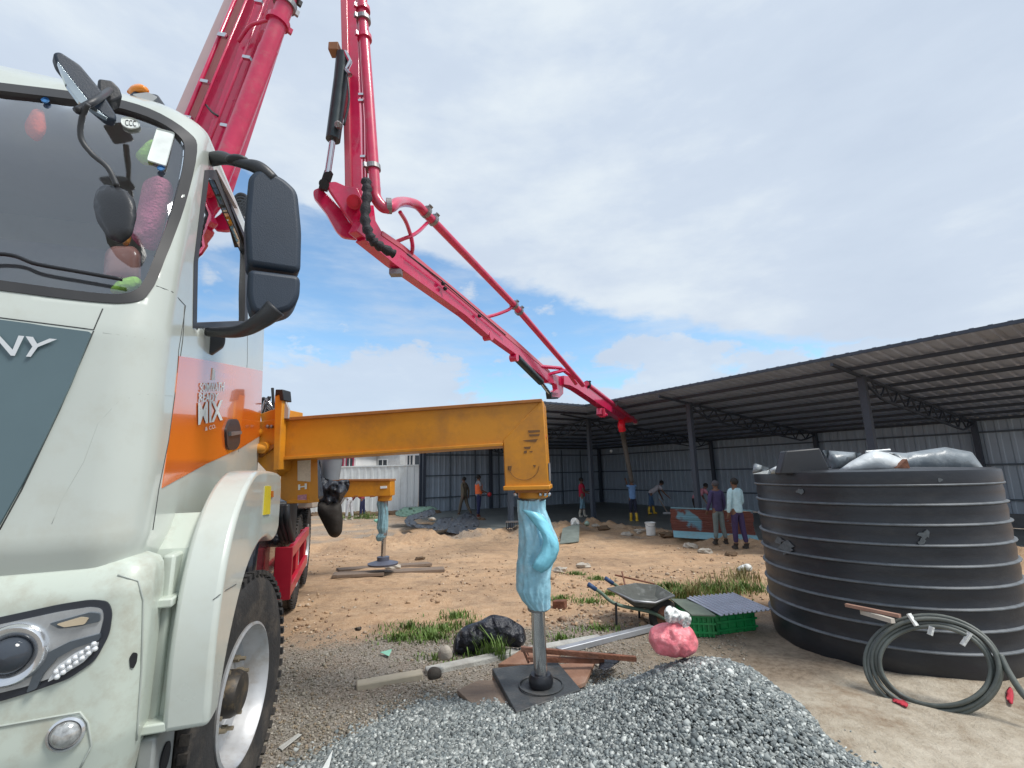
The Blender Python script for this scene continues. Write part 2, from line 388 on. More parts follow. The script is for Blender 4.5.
def panel(surf, name, poly, material, parent, off=.005, step=14, smooth=True, sink=.004, scale=None):
    vs, fs = tri2d(poly, step); b = MB(); top = []; low = []; ok = True
    cx = sum(p[0] for p in poly) / len(poly); cy = sum(p[1] for p in poly) / len(poly)
    for v in vs:
        for q_ in range(60):
            k_ = 1 - q_ * .01; h = surf.hit(cx + (v.x - cx) * k_, cy + (v.y - cy) * k_)
            if h: break
        if h is None: print('PANEL MISS', name); return None
        top.append(h[0] + h[1] * off); low.append(h[0] - h[1] * sink)
    n = len(vs); b.v = top + low; b.f = list(fs)
    for a, c in bedges(fs): b.f.append((c, a, a + n, c + n))
    return b.build(name, material, parent, smooth='auto' if smooth else False)
def seam(surf, name, pts, material, parent, r=.003, off=0.0018):
    q = []
    for i in range(len(pts) - 1):
        a = Vector(pts[i]); c = Vector(pts[i + 1]); m_ = max(1, int((c - a).length / 8))
        for j in range(m_ + (i == len(pts) - 2)):
            p = a + (c - a) * j / m_; h = surf.hit(p.x, p.y)
            if h: q.append(h[0] + h[1] * off)
    return MB().tube(q, r, 6).build(name, material, parent, smooth=True)
def pillow(poly, pt, thick, name, material, parent=None, step=6, nz=.25, nsc=8, seed=0, back=.6, wr=.02, r=4):
    """a soft closed body from its outline; pt maps an outline pixel to 3D, it bulges to both sides of that plane"""
    poly = rnd(poly, r, 3, step); vs, fs = tri2d(poly, step); b = MB(); k = len(poly)
    segs = [(Vector(poly[i]), Vector(poly[(i + 1) % k])) for i in range(k)]
    def dist(p):
        return min(((p - geometry.intersect_point_line(p, a, c)[0].to_2d()).length if 0 <= geometry.intersect_point_line(p, a, c)[1] <= 1 else min((p - a).length, (p - c).length)) for a, c in segs if (a - c).length > 1e-6)
    D = [0 if i < k else dist(Vector((v.x, v.y))) for i, v in enumerate(vs)]; dm = max(D) or 1
    fr = []; bk = []; base = [pt(v.x, v.y) for v in vs]
    for p, d in zip(base, D):
        n = (CAM - p).normalized(); n.z *= .3; n.normalize(); t = d / dm; h = thick * math.sqrt(max(0, 1 - (1 - t) ** 2))
        q = p * nsc + Vector((seed, seed * 2, 0)); q.z *= .55
        e = noise.noise(q) * nz * thick + (wr * (abs(noise.noise(q * 2.3)) * 2.4 - .5 - abs(noise.noise(q * 5.1)) * 1.2) if t > 0 else 0)
        fr.append(p + n * (h + (e if t > 0 else 0))); bk.append(p - n * h * back)
    n = len(vs); b.v = fr + bk; b.f = list(fs) + [tuple(i + n for i in f_[::-1]) for f_ in fs]
    for a, c in bedges(fs): b.f.append((c, a, a + n, c + n))
    return b.build(name, material, parent, smooth=True)
def vplane(p0, n):
    n = Vector(n).normalized(); return lambda x, y: onpl(x, y, Vector(p0), n)
def dplane(d): return lambda x, y: P(x, y, d)
def text_mesh(s, bold=0, ext=0):
    c = bpy.data.curves.new('t', 'FONT'); c.body = s; c.offset = bold; c.resolution_u = 3
    o = bpy.data.objects.new('t', c); COL.objects.link(o); bpy.context.view_layer.update()
    me = bpy.data.meshes.new_from_object(o.evaluated_get(bpy.context.evaluated_depsgraph_get()))
    vs = [v.co.copy() for v in me.vertices]; fs = [tuple(p.vertices) for p in me.polygons]
    bpy.data.objects.remove(o); bpy.data.curves.remove(c); bpy.data.meshes.remove(me)
    x0 = min(v.x for v in vs); x1 = max(v.x for v in vs); y0 = min(v.y for v in vs); y1 = max(v.y for v in vs)
    return [((v.x - x0) / (x1 - x0), (v.y - y0) / (y1 - y0)) for v in vs], fs
def lettering(surf, s, quad, material, parent, name='lettering', bold=.0, off=.006, pt=None):
    """quad: pixel corners bottom-left, bottom-right, top-right, top-left"""
    uv, fs = text_mesh(s, bold); q = [Vector(a) for a in quad]; vs = []; lows = []
    for a, b_ in uv:
        p = (q[0] * (1 - a) + q[1] * a) * (1 - b_) + (q[3] * (1 - a) + q[2] * a) * b_
        if pt: vs.append(pt(p.x, p.y)); continue
        h = surf.hit(p.x, p.y)
        if h is None: return None
        vs.append(h[0] + h[1] * off)
    b = MB(); n = len(vs)
    cen = sum(vs, Vector()) / n; d = (cen - CAM).normalized() * .001
    b.v = vs + [v + d for v in vs]; b.f = list(fs)
    for a, c in bedges(fs): b.f.append((c, a, a + n, c + n))
    return b.build(name, material, parent)
def fastmesh(name, V, Fq, material, parent=None):
    me = bpy.data.meshes.new(name); me.vertices.add(len(V)); me.vertices.foreach_set('co', V.astype(np.float32).ravel())
    k = Fq.shape[1]; me.loops.add(Fq.size); me.polygons.add(len(Fq))
    me.loops.foreach_set('vertex_index', Fq.astype(np.int32).ravel()); me.polygons.foreach_set('loop_start', np.arange(0, Fq.size, k, dtype=np.int32))
    me.update(calc_edges=True); me.materials.append(material)
    o = bpy.data.objects.new(name, me); COL.objects.link(o)
    if parent: setp(o, parent)
    return o
# PART2
# ================================================================== GROUND
def axis(segs):
    r = []
    for a, b, st in segs:
        n = max(1, int(abs(b - a) / st)); r += [a + (b - a) * i / n for i in range(n)]
    r.append(segs[-1][1]); return r
gx = axis([(-2500, -300, 400), (-300, -40, 30), (-40, -12, 1.0), (-12, -4, .25), (-4, 6, .05), (6, 14, .16), (14, 40, 1.0), (40, 300, 30), (300, 2500, 400)])
gy = axis([(-60, -2, 4), (-2, 1, .3), (1, 8, .05), (8, 16, .10), (16, 28, .22), (28, 60, 1.5), (60, 300, 20), (300, 3500, 400)])
nx, ny = len(gx), len(gy)
V = np.zeros((nx * ny, 3)); Cc = np.zeros((nx * ny, 4)); Cc[:, 3] = 1
def weights(x, y):
    v = Vector((x, y, 0)); n = noise.noise(v * .8) * .9 + noise.noise(v * 2.7) * .5 + .25 * noise.noise(v * 8)
    grv = sm(-.5, .5, 5.1 + .18 * x * (x < 0) - y + n * .8)
    if y > 11: grv = max(grv, .75 * sm(-.2, .5, n - .1 + (x < 1.5) * .3 - (abs(y - 19) > 4.5) * 1.5))
    cem = sm(-.25, .3, min(x - 1.35 - .1 * (3.5 - y), 4.2 - x, 3.75 - y + .25 * (x - 2)) + n * .25)
    mud = sm(-.3, .4, min(x - 1.0, 4.9 - y, 7 - x) + n * .3)
    return grv, cem, mud
k = 0
for j, y in enumerate(gy):
    for i, x in enumerate(gx):
        near = -40 < x < 40 and y < 60
        z = g(x, y) if near else base_g(x, y) - .02
        gm = heapmask(x, y) if (-2.3 < x < 2.6 and 0 < y < 4) else -1
        V[k] = (x, y, z - (.01 if gm > .1 else 0)); 
        if near and -12 < x < 25: Cc[k, :3] = weights(x, y)
        k += 1
I = np.arange(nx * ny).reshape(ny, nx)
Q = np.stack([I[:-1, :-1], I[:-1, 1:], I[1:, 1:], I[1:, :-1]], -1).reshape(-1, 4)
gm_ = bpy.data.materials.new('site_ground'); gm_.use_nodes = True; t = gm_.node_tree; L = t.links; b = t.nodes['Principled BSDF']; b.inputs['Roughness'].default_value = .92; b.inputs['Specular IOR Level'].default_value = .25
tcn = t.nodes.new('ShaderNodeTexCoord'); att = t.nodes.new('ShaderNodeVertexColor'); att.layer_name = 'surface'; sep = t.nodes.new('ShaderNodeSeparateColor'); L.new(att.outputs[0], sep.inputs[0])
def nz_(scale, detail=8, rough=.62):
    n = t.nodes.new('ShaderNodeTexNoise'); n.inputs['Scale'].default_value = scale; n.inputs['Detail'].default_value = detail; n.inputs['Roughness'].default_value = rough
    L.new(tcn.outputs['Object'], n.inputs['Vector']); return n.outputs[0]
def rp(v, stops):
    r = t.nodes.new('ShaderNodeValToRGB'); e = r.color_ramp.elements
    while len(e) < len(stops): e.new(.5)
    for q, (p, c) in zip(e, stops): q.position = p; q.color = (*c, 1)
    L.new(v, r.inputs[0]); return r.outputs[0]
def mixc(f_, a, c, mode='MIX'):
    x = t.nodes.new('ShaderNodeMix'); x.data_type = 'RGBA'; x.blend_type = mode
    if hasattr(f_, 'node'): L.new(f_, x.inputs[0])
    else: x.inputs[0].default_value = f_
    L.new(a, x.inputs[6]); L.new(c, x.inputs[7]); return x.outputs[2]
sand = mixc(.5, rp(nz_(1.1), [(.3, (.42, .235, .12)), (.5, (.56, .36, .20)), (.7, (.66, .49, .33))]), rp(nz_(9), [(.3, (.33, .19, .10)), (.52, (.54, .365, .22)), (.7, (.68, .52, .36))]))
sand = mixc(rp(nz_(.55, 10, .7), [(.45, (0, 0, 0)), (.62, (.85, .85, .85))]), sand, rp(nz_(6), [(.35, (.13, .075, .04)), (.65, (.33, .205, .115))]))
sand = mixc(rp(nz_(2.6, 10, .72), [(.50, (0, 0, 0)), (.64, (.7, .7, .7))]), sand, rp(nz_(30), [(.35, (.10, .062, .036)), (.65, (.26, .175, .11))]))
sand = mixc(.35, sand, rp(nz_(45, 6), [(.35, (.28, .17, .10)), (.6, (.56, .42, .30))]))
grvl = mixc(.6, rp(nz_(2.2), [(.38, (.22, .155, .10)), (.52, (.22, .185, .14)), (.68, (.25, .235, .20))]), rp(nz_(60, 5), [(.36, (.09, .085, .08)), (.5, (.26, .24, .21)), (.66, (.50, .47, .43))]))
cemt = mixc(.4, rp(nz_(2.0), [(.36, (.24, .17, .11)), (.5, (.44, .385, .30)), (.66, (.60, .54, .44))]), rp(nz_(14), [(.35, (.30, .235, .165)), (.6, (.56, .50, .40))]))
mud = mixc(.5, rp(nz_(1.7), [(.3, (.16, .115, .075)), (.55, (.24, .19, .14)), (.7, (.36, .30, .23))]), rp(nz_(20), [(.35, (.13, .10, .07)), (.6, (.34, .28, .21))]))
col_ = mixc(sep.outputs[0], sand, grvl); col_ = mixc(sep.outputs[2], col_, mud); col_ = mixc(sep.outputs[1], col_, cemt)
L.new(col_, b.inputs['Base Color'])
bp = t.nodes.new('ShaderNodeBump'); bp.inputs['Strength'].default_value = .7; bp.inputs['Distance'].default_value = .05
ad = t.nodes.new('ShaderNodeMath'); ad.operation = 'ADD'; L.new(nz_(9, 9, .7), ad.inputs[0]); mu = t.nodes.new('ShaderNodeMath'); mu.operation = 'MULTIPLY'; L.new(nz_(55, 4), mu.inputs[0]); mu.inputs[1].default_value = .35; L.new(mu.outputs[0], ad.inputs[1])
L.new(ad.outputs[0], bp.inputs['Height']); L.new(bp.outputs[0], b.inputs['Normal'])
ground = fastmesh('ground', V, Q, gm_); ground['kind'] = 'structure'
ca = ground.data.color_attributes.new('surface', 'FLOAT_COLOR', 'POINT'); ca.data.foreach_set('color', Cc.ravel())
for p in ground.data.polygons: p.use_smooth = True

# gravel: a heaped bed and the crushed stones lying on it
gravm = mat('crushed_stone', (.17, .19, .185), .85, 0, .35, 30, bump=.4, bscale=90, dirt=(.36, .37, .35), dscale=25, damt=.5)
M = bpy.data.materials.new('stone_chips'); M.use_nodes = True; t2 = M.node_tree; b2 = t2.nodes['Principled BSDF']; b2.inputs['Roughness'].default_value = .8
vc = t2.nodes.new('ShaderNodeVertexColor'); vc.layer_name = 'tone'; t2.links.new(vc.outputs[0], b2.inputs['Base Color'])
hb = MB(); xs = np.arange(-2.3, 2.7, .045); ys = np.arange(.3, 4.0, .045); idx = {}
for j, y in enumerate(ys):
    for i, x in enumerate(xs):
        hm = heapmask(x, y)
        if hm > -.06:
            idx[(i, j)] = len(hb.v); hb.v.append(Vector((x, y, g(x, y) + heap(x, y) * sm(-.02, .35, hm) + .02 * sm(-.05, .15, hm) - .012 + .012 * noise.noise(Vector((x * 9, y * 9, 0))))))
for (i, j), a in idx.items():
    q = [(i, j), (i + 1, j), (i + 1, j + 1), (i, j + 1)]
    if all(p in idx for p in q): hb.f.append(tuple(idx[p] for p in q))
bed = hb.build('gravel_bed', gravm, smooth=True); bed['kind'] = 'structure'
def hz(x, y):
    hm = heapmask(x, y) if (-2.3 < x < 2.7 and 0 < y < 4.1) else -1
    return g(x, y) + (heap(x, y) * sm(-.02, .35, hm) + .02 * sm(-.05, .15, hm) if hm > -.06 else 0)
def stones(name, n, region, size, tones):
    base = np.array([(i, j, k_) for i in (-1, 1) for j in (-1, 1) for k_ in (-1, 1)], float) * .5
    fq = np.array([(0, 1, 3, 2), (4, 6, 7, 5), (0, 4, 5, 1), (2, 3, 7, 6), (0, 2, 6, 4), (1, 5, 7, 3)])
    pts = []
    while len(pts) < n:
        r = region()
        if r: pts.append(r)
    pts = np.array(pts); s = np.random.uniform(size[0], size[1], n) * (1 + .6 * (np.random.rand(n) > .93))
    vv = base[None] * (1 + np.random.uniform(-.45, .25, (n, 8, 3))); vv *= np.random.uniform(.45, 1.35, (n, 1, 3)) * s[:, None, None]
    q = np.random.randn(n, 4); q /= np.linalg.norm(q, axis=1)[:, None]; a, b_, c, d = q.T
    R = np.stack([np.stack([1 - 2 * (c * c + d * d), 2 * (b_ * c - a * d), 2 * (b_ * d + a * c)], -1), np.stack([2 * (b_ * c + a * d), 1 - 2 * (b_ * b_ + d * d), 2 * (c * d - a * b_)], -1), np.stack([2 * (b_ * d - a * c), 2 * (c * d + a * b_), 1 - 2 * (b_ * b_ + c * c)], -1)], -2)
    vv = np.einsum('nij,nkj->nki', R, vv); vv[:, :, 2] *= .8; vv += pts[:, None, :]; vv[:, :, 2] += s[:, None] * .22
    fs = (fq[None] + (np.arange(n) * 8)[:, None, None]).reshape(-1, 4)
    o = fastmesh(name, vv.reshape(-1, 3), fs, M); o['kind'] = 'stuff'
    tn = np.array(tones)[np.random.randint(0, len(tones), n)] * np.random.uniform(.75, 1.3, (n, 1)); tn = np.concatenate([np.clip(tn, 0, .8), np.ones((n, 1))], 1)
    ca = o.data.color_attributes.new('tone', 'FLOAT_COLOR', 'POINT'); ca.data.foreach_set('color', np.repeat(tn, 8, 0).ravel())
    return o
def rg1():
    x = random.uniform(-2.1, 2.4); y = random.uniform(1.5, 4.0)
    hm = heapmask(x, y)
    if hm < 0 and random.random() > math.exp(hm * 26): return None
    return (x, y, hz(x, y))
GREY = [(0.13, 0.15, 0.153), (0.195, 0.221, 0.221), (0.26, 0.286, 0.28), (0.325, 0.351, 0.341), (0.494, 0.52, 0.501), (0.156, 0.182, 0.189), (0.234, 0.254, 0.247)]
stones('gravel', 115000, rg1, (.007, .018), GREY)
def rg2():
    y = 2.6 + 4.4 * random.random() ** 1.3; x = random.uniform(-.75 * y, .45 * y)
    w3 = weights(x, y)[0]
    if random.random() > w3 * (.25 + .9 * max(0, noise.noise(Vector((x * 1.1, y * 1.1, 5))) + .25)): return None
    return (x, y, g(x, y))
stones('scattered_stones', 26000, rg2, (.004, .014), [(.22, .20, .155), (.27, .245, .20), (.19, .165, .13), (.36, .33, .28), (.25, .20, .14)])
def rg3():
    y = 5.0 + 16 * random.random() ** 1.5; x = random.uniform(-.45 * y, .9 * y)
    if noise.noise(Vector((x * .6, y * .6, 9))) < random.uniform(-.2, .6): return None
    return (x, y, g(x, y))
stones('sand_clods', 2600, rg3, (.010, .035), [(.34, .22, .13), (.42, .29, .18), (.26, .17, .11), (.48, .38, .28)])

# grass
gmat = mat('grass_blades', (.11, .19, .035), .6, 0, .4, 5)
gdry = mat('dry_grass_blades', (.22, .20, .08), .7, 0, .3, 5)
def tuft(cells, n, h, material, seed=0):
    rs = random.Random(seed); V_ = []; F_ = []
    for _ in range(n):
        cx, cy, rx, ry = rs.choice(cells); a = rs.uniform(0, 6.28); rr = min(2.2, abs(rs.gauss(0, .75)))
        x = cx + rx * rr * math.cos(a); y = cy + ry * rr * math.sin(a); z = hz(x, y) - .01
        hh = h * rs.uniform(.3, 1.25) * (1.15 - .4 * min(rr, 2)); w0 = rs.uniform(.003, .007); th = rs.uniform(0, 6.28); ln = rs.uniform(.1, .8) * hh; dx, dy = math.cos(th), math.sin(th)
        k0 = len(V_)
        V_ += [(x - dy * w0, y + dx * w0, z), (x + dy * w0, y - dx * w0, z), (x + dx * ln * .35 + dy * w0, y + dy * ln * .35 - dx * w0, z + hh * .6), (x + dx * ln * .35 - dy * w0, y + dy * ln * .35 + dx * w0, z + hh * .6),
               (x + dx * ln + dy * .001, y + dy * ln, z + hh), (x + dx * ln - dy * .001, y + dy * ln, z + hh * .99)]
        F_ += [(k0, k0 + 1, k0 + 2, k0 + 3), (k0 + 3, k0 + 2, k0 + 4, k0 + 5)]
    o = fastmesh('grass', np.array(V_), np.array(F_), material); o['kind'] = 'stuff'; return o
def cell(px, py, rx, ry=None): p = G(px, py); return (p.x, p.y, rx, ry or rx)
tuft([cell(410, 628, .35, .15), cell(440, 632, .4, .2), cell(470, 628, .35, .2), cell(400, 640, .2, .12), cell(455, 618, .25, .2), cell(430, 640, .3, .12), cell(425, 636, .5, .15)], 1700, .07, gmat, 1)
tuft([cell(476, 655, .12, .05), cell(500, 660, .12, .04), cell(487, 658, .15, .04)], 140, .2, gmat, 2)
tuft([cell(680, 598, .5, .22), cell(720, 594, .5, .22), cell(700, 590, .7, .25), cell(745, 590, .5, .3), cell(668, 590, .3, .15)], 2100, .10, gmat, 3)
tuft([cell(720, 590, .8, .4), cell(740, 580, .4, .2), cell(690, 600, .5, .2)], 500, .19, gdry, 4)
tuft([cell(575, 575, .2, .1), cell(592, 603, .3, .15), cell(598, 580, .2, .08), cell(610, 595, .25, .1), cell(560, 600, .2, .1)], 1200, .06, gmat, 5)
tuft([cell(352, 519, .8, .2), cell(368, 519, .5, .2), cell(335, 519, .4, .2)], 700, .28, gmat, 6)
tuft([cell(560, 640, .4, .12), cell(600, 630, .3, .1), cell(440, 660, .3, .1)], 500, .06, gmat, 7)

# ================================================================== SHED
FLZ = lambda x: -.385 - .012 * min(12, max(-8, x))
wet = mat('wet_concrete', (.16, .175, .17), .45, 0, .25, 1.5, bump=.15, bscale=12, dirt=(.27, .27, .25), dscale=1.2, damt=.6)
def slab_poly(pts):
    mb = MB(); top = [Vector((p.x, p.y, FLZ(p.x))) for p in pts]; mb.prism(top, Vector((0, 0, -.3))); return mb
fl = MB()
for a0, a1, b0, b1 in [(-.2, 8.3, -13.8, -.2), (-.2, 8.3, -.2, 8.3), (-5.0, -.2, -.2, 8.3)]:
    ps = [S(a0, b0, 0), S(a1, b0, 0), S(a1, b1, 0), S(a0, b1, 0)]
    # swap so that a grows inward of the right wing and b inward of the left wing
    fl.prism([Vector((p.x, p.y, FLZ(p.x))) for p in ps], Vector((0, 0, -.25)))
floor_ = fl.build('shed_floor', wet); floor_['kind'] = 'structure'
shed = thing('metal_shed', 'open fronted L shaped steel shed with grey sheet walls and a low sloping roof', 'shed', S(0, 0, -.45))
def RZ(t_): return 3.66 - .098 * t_
def corr(mb, p0, p1, q0, q1, pitch, dep, nrm):
    """ribbed sheet between edge p0->p1 and edge q0->q1 (ribs run from p to q); nrm = rib direction"""
    n = max(1, int((p1 - p0).length / pitch)); prof = []
    for i in range(n):
        for f_, h in ((0, 0), (.55, 0), (.65, 1), (.9, 1)): prof.append(((i + f_) / n, h * dep))
    prof.append((1, 0)); k0 = len(mb.v); th = .006
    for f_, h in prof:
        a = p0.lerp(p1, f_) + nrm * h; c = q0.lerp(q1, f_) + nrm * h
        mb.v += [a, c, a - nrm * th, c - nrm * th]
    for i in range(len(prof) - 1):
        o_ = k0 + 4 * i
        mb.f += [(o_, o_ + 4, o_ + 5, o_ + 1), (o_ + 2, o_ + 3, o_ + 7, o_ + 6), (o_, o_ + 2, o_ + 6, o_ + 4), (o_ + 1, o_ + 5, o_ + 7, o_ + 3)]
# right wing roof in strips along its length, mitred at the corner
rb = MB(); bb = -16.0; UPV = Vector((0, 0, 1))
def rstrip(mk, b0, b1, lim):
    def e(bv): return max(-1.5, bv) if lim else -1.5
    corr(rb, mk(e(b0), b0), mk(e(b1), b1), mk(8.6, b0), mk(8.6, b1), .25, .035, UPV)
mkR = lambda a, b: S(a, b, RZ(a) + .12); mkL = lambda a, b: S(b, a, RZ(a) + .12)
for lo, hi in ((-13.8, -1.5), (-1.5, 8.6)):
    n = int((hi - lo) / .25)
    for i in range(n):
        b0 = lo + (hi - lo) * i / n; b1 = lo + (hi - lo) * (i + 1) / n
        rstrip(mkR, b0, b1, True)
rb.build('roof', roofm, shed)
rb = MB()
for lo, hi in ((-4.3, -1.5), (-1.5, 8.6)):
    n = int((hi - lo) / .25)
    for i in range(n):
        b0 = lo + (hi - lo) * i / n; b1 = lo + (hi - lo) * (i + 1) / n
        rstrip(mkL, b0, b1, True)
rb.build('roof', roofm, shed)
# eave flashing
ef = MB(); ef.bar(mkR(-1.52, -13.8) + Vector((0, 0, -.02)), mkR(-1.52, -1.5) + Vector((0, 0, -.02)), .03, .07); ef.build('eave_trim', shedsteel, shed)
ef = MB(); ef.bar(mkL(-1.52, -1.5) + Vector((0, 0, -.02)), mkL(-1.52, -4.3) + Vector((0, 0, -.02)), .03, .07); ef.build('eave_trim', shedsteel, shed)
# purlins
for i in range(9):
    a = -.55 + i * 1.08; b1 = max(-1.5, a) if a > -1.5 else -1.5
    q = MB(); q.bar(S(a, -13.8, RZ(a) + .04), S(a, a, RZ(a) + .04), .045, .085); q.build('purlin', shedsteel, shed)
    q = MB(); q.bar(S(-4.2, a, RZ(a) + .04), S(a, a, RZ(a) + .04), .045, .085); q.build('purlin', shedsteel, shed)
def post(p, top, rad=.08):
    q = MB(); q.bar(p, Vector((p.x, p.y, top)), .15, .15, Vector(m1)); q.box(p + Vector((0, 0, .01)), (.3, .3, .03)); return q.build('post', shedsteel, shed)
SP = 4.87
for i in range(3): post(S(0, -SP * i, FLZ(0) - .02), RZ(0))
post(S(-SP * .8, 0, FLZ(-1) - .02), RZ(0))
for i in range(3): post(S(8.1, -SP * i, -.45), RZ(8.1))
post(S(-SP * .8, 8.1, -.4), RZ(8.1)); post(S(0, 8.1, -.4), RZ(8.1)); post(S(8.1, 8.1, -.45), RZ(8.1))
def truss(f_, a0, a1):
    q = MB(); n = 12; bot = lambda a: RZ(a) - .12 - .42 * sm(0, 3, a) * sm(8.4, 5.5, a) if False else RZ(a) - .06 - .40 * min(1, max(0, (a + .3) / 1.5)) * 1.0
    top = lambda a: RZ(a) - .03
    def bt(a):
        if a < 0: return top(a) - .02
        if a < 1: return top(a) - .06 - .34 * a
        if a > 7: return top(a) - .40 + .30 * (a - 7)
        return top(a) - .40
    A = [a0 + (a1 - a0) * i / (n * 2) for i in range(n * 2 + 1)]
    for i in range(n * 2):
        q.bar(f_(A[i], top(A[i])), f_(A[i + 1], top(A[i + 1])), .06, .06)
        if A[i] >= -.1: 
            q.bar(f_(A[i], bt(A[i])), f_(A[i + 1], bt(A[i + 1])), .05, .05)
            if i % 2 == 0: q.bar(f_(A[i], bt(A[i])), f_(A[i + 1], top(A[i + 1])), .035, .035)
            else: q.bar(f_(A[i], top(A[i])), f_(A[i + 1], bt(A[i + 1])), .035, .035)
    return q.build('truss', shedsteel, shed)
for i in range(3): truss(lambda a, z, i=i: S(a, -SP * i, z), -1.45, 8.1)
truss(lambda a, z: S(-SP * .8, a, z), -1.45, 8.1); truss(lambda a, z: S(0, a, z), 0, 8.1)
# walls
def wall(p, q, zt, zb=-.5, nr=None, nm='wall_panel'):
    wb = MB(); nr = nr or (q - p).cross(UPV).normalized()
    corr(wb, Vector((p.x, p.y, zb)), Vector((q.x, q.y, zb)), Vector((p.x, p.y, zt)), Vector((q.x, q.y, zt)), .30, .016, nr); return wb.build(nm, sheet, shed)
wall(S(8.3, -13.8, 0), S(8.3, 8.3, 0), RZ(8.3) + .14, nr=-m1)
wall(S(8.3, 8.3, 0), S(-3.95, 8.3, 0), RZ(8.3) + .14, nr=d1)
for zz in (.35, 1.45, 2.5):
    q = MB(); q.bar(S(8.2, -13.8, zz), S(8.2, 8.2, zz), .04, .06); q.build('wall_rail', raild, shed)
    q = MB(); q.bar(S(8.2, 8.2, zz), S(-3.9, 8.2, zz), .04, .06); q.build('wall_rail', raild, shed)
for i in range(9):
    q = MB(); q.bar(S(-3.9 + i * 1.5, 8.22, -.4), S(-3.9 + i * 1.5, 8.22, 2.8), .04, .05, m1); q.build('wall_stud', raild, shed)
q = MB(); q.bar(S(-3.98, 8.35, -.45), S(-3.98, 8.35, 2.85), .14, .14, m1); q.build('corner_trim', shedsteel, shed)
# low dwarf wall seen at the foot of the far right wall
q = MB(); q.bar(S(8.05, -13.8, -.27), S(8.05, -6, -.27), .16, .42); q.build('plinth', mat('plinth_grey', (.13, .14, .15), .8), shed)

# ================================================================== FENCE + HOUSES
fa = S(-4.03, 8.5, 0); fd = Vector((-1, .02, 0)).normalized()
fence = thing('sheet_fence', 'tall white sheet metal fence behind the sandy yard', 'fence', (fa.x - 8, fa.y, -.38))
fb = MB(); e = fa + fd * 26
corr(fb, Vector((fa.x, fa.y, -.45)), Vector((e.x, e.y, -.45)), Vector((fa.x, fa.y, 1.98)), Vector((e.x, e.y, 1.98)), .35, .025, Vector((0, -1, 0))); fb.build('fence_panel', fencem, fence)
q = MB(); q.bar(Vector((fa.x, fa.y - .01, 2.0)), Vector((e.x, e.y - .01, 2.0)), .08, .06); q.build('top_rail', fencem, fence)
for i in range(9):
    p = fa + fd * (3.0 * i + .2); q = MB(); q.bar(p + Vector((0, .08, -.45)), p + Vector((0, .08, 1.95)), .06, .06); q.build('fence_post', shedsteel, fence)
def house(name, label, x0, x1, y, zt, material, wins, roofh=.5, trim=housew, extra=None, dep=7):
    h = thing(name, label, 'house', ((x0 + x1) / 2, y, -.5)); q = MB(); q.box(((x0 + x1) / 2, y + dep / 2, (zt - .5) / 2), (x1 - x0, dep, zt + .5)); q.build('wall', material, h)
    r = MB(); r.prism([(x0 - .3, y - .3, zt + .02), (x0 - .3, y + dep + .3, zt + .02), (x0 - .3, y + dep / 2, zt + roofh + .1)], Vector((x1 - x0 + .6, 0, 0))); r.build('roof', rooft, h)
    for (a, b_, za, zb) in wins:
        f_ = MB(); f_.box(((a + b_) / 2, y - .02, (za + zb) / 2), (b_ - a, .06, zb - za)); wf = f_.build('window', trim, h)
        f_ = MB(); f_.box(((a + b_) / 2, y - .05, (za + zb) / 2), (b_ - a - .16, .04, zb - za - .14)); f_.build('pane', housew, wf)
        f_ = MB(); f_.box(((a + b_) / 2, y - .08, (za + zb) / 2), (.06, .03, zb - za - .14)); f_.build('mullion', wallw, wf)
    return h
def hx(px, d): return (P(px, 460, d)).x
house('house', 'white house with two dark windows beyond the fence beside the shed', hx(405, 34), hx(470, 34), 34, 3.2, wallw, [(hx(403 + 6, 34), hx(410, 34) + .3, 1.7, 2.6)][:0] + [(hx(399, 34) + .55, hx(409, 34) + .35, 2.15, 2.95), (hx(414, 34), hx(420, 34) + .6, 2.15, 2.95)], trim=wallw)
house('house', 'pale grey house with one wide low window beyond the fence', hx(358, 38), hx(400, 38), 38, 3.6, mat('house_pale', (.52, .54, .55), .8), [(hx(378, 38), hx(388, 38), 2.1, 2.8), (hx(363, 38), hx(367, 38), 1.9, 2.9)], trim=wallw)
hp = house('house', 'white shop house with pinkish red window frames beyond the fence', hx(300, 33), hx(356, 33), 33, 3.1, wallw, [(hx(334, 33), hx(344, 33), 1.9, 2.8), (hx(346, 33), hx(354, 33), 1.9, 2.8), (hx(316, 33), hx(329, 33), 1.9, 2.8)], trim=pinkh)
rm = thing('rubble_row', 'dark low row of earth rubble along the foot of the white fence', 'rubble', (-5.5, 23.6, -.4))
for i in range(14):
    q = MB(); p = Vector((-3.9 - .45 * i, 23.4 + .3 * random.random(), -.36)); q.ball(p, .2 + .1 * random.random(), 6, (1.6, 1, .7), .5, i); q.build('clod', mat('dark_earth', (.13, .085, .05), .9, 0, .3, 5), rm)
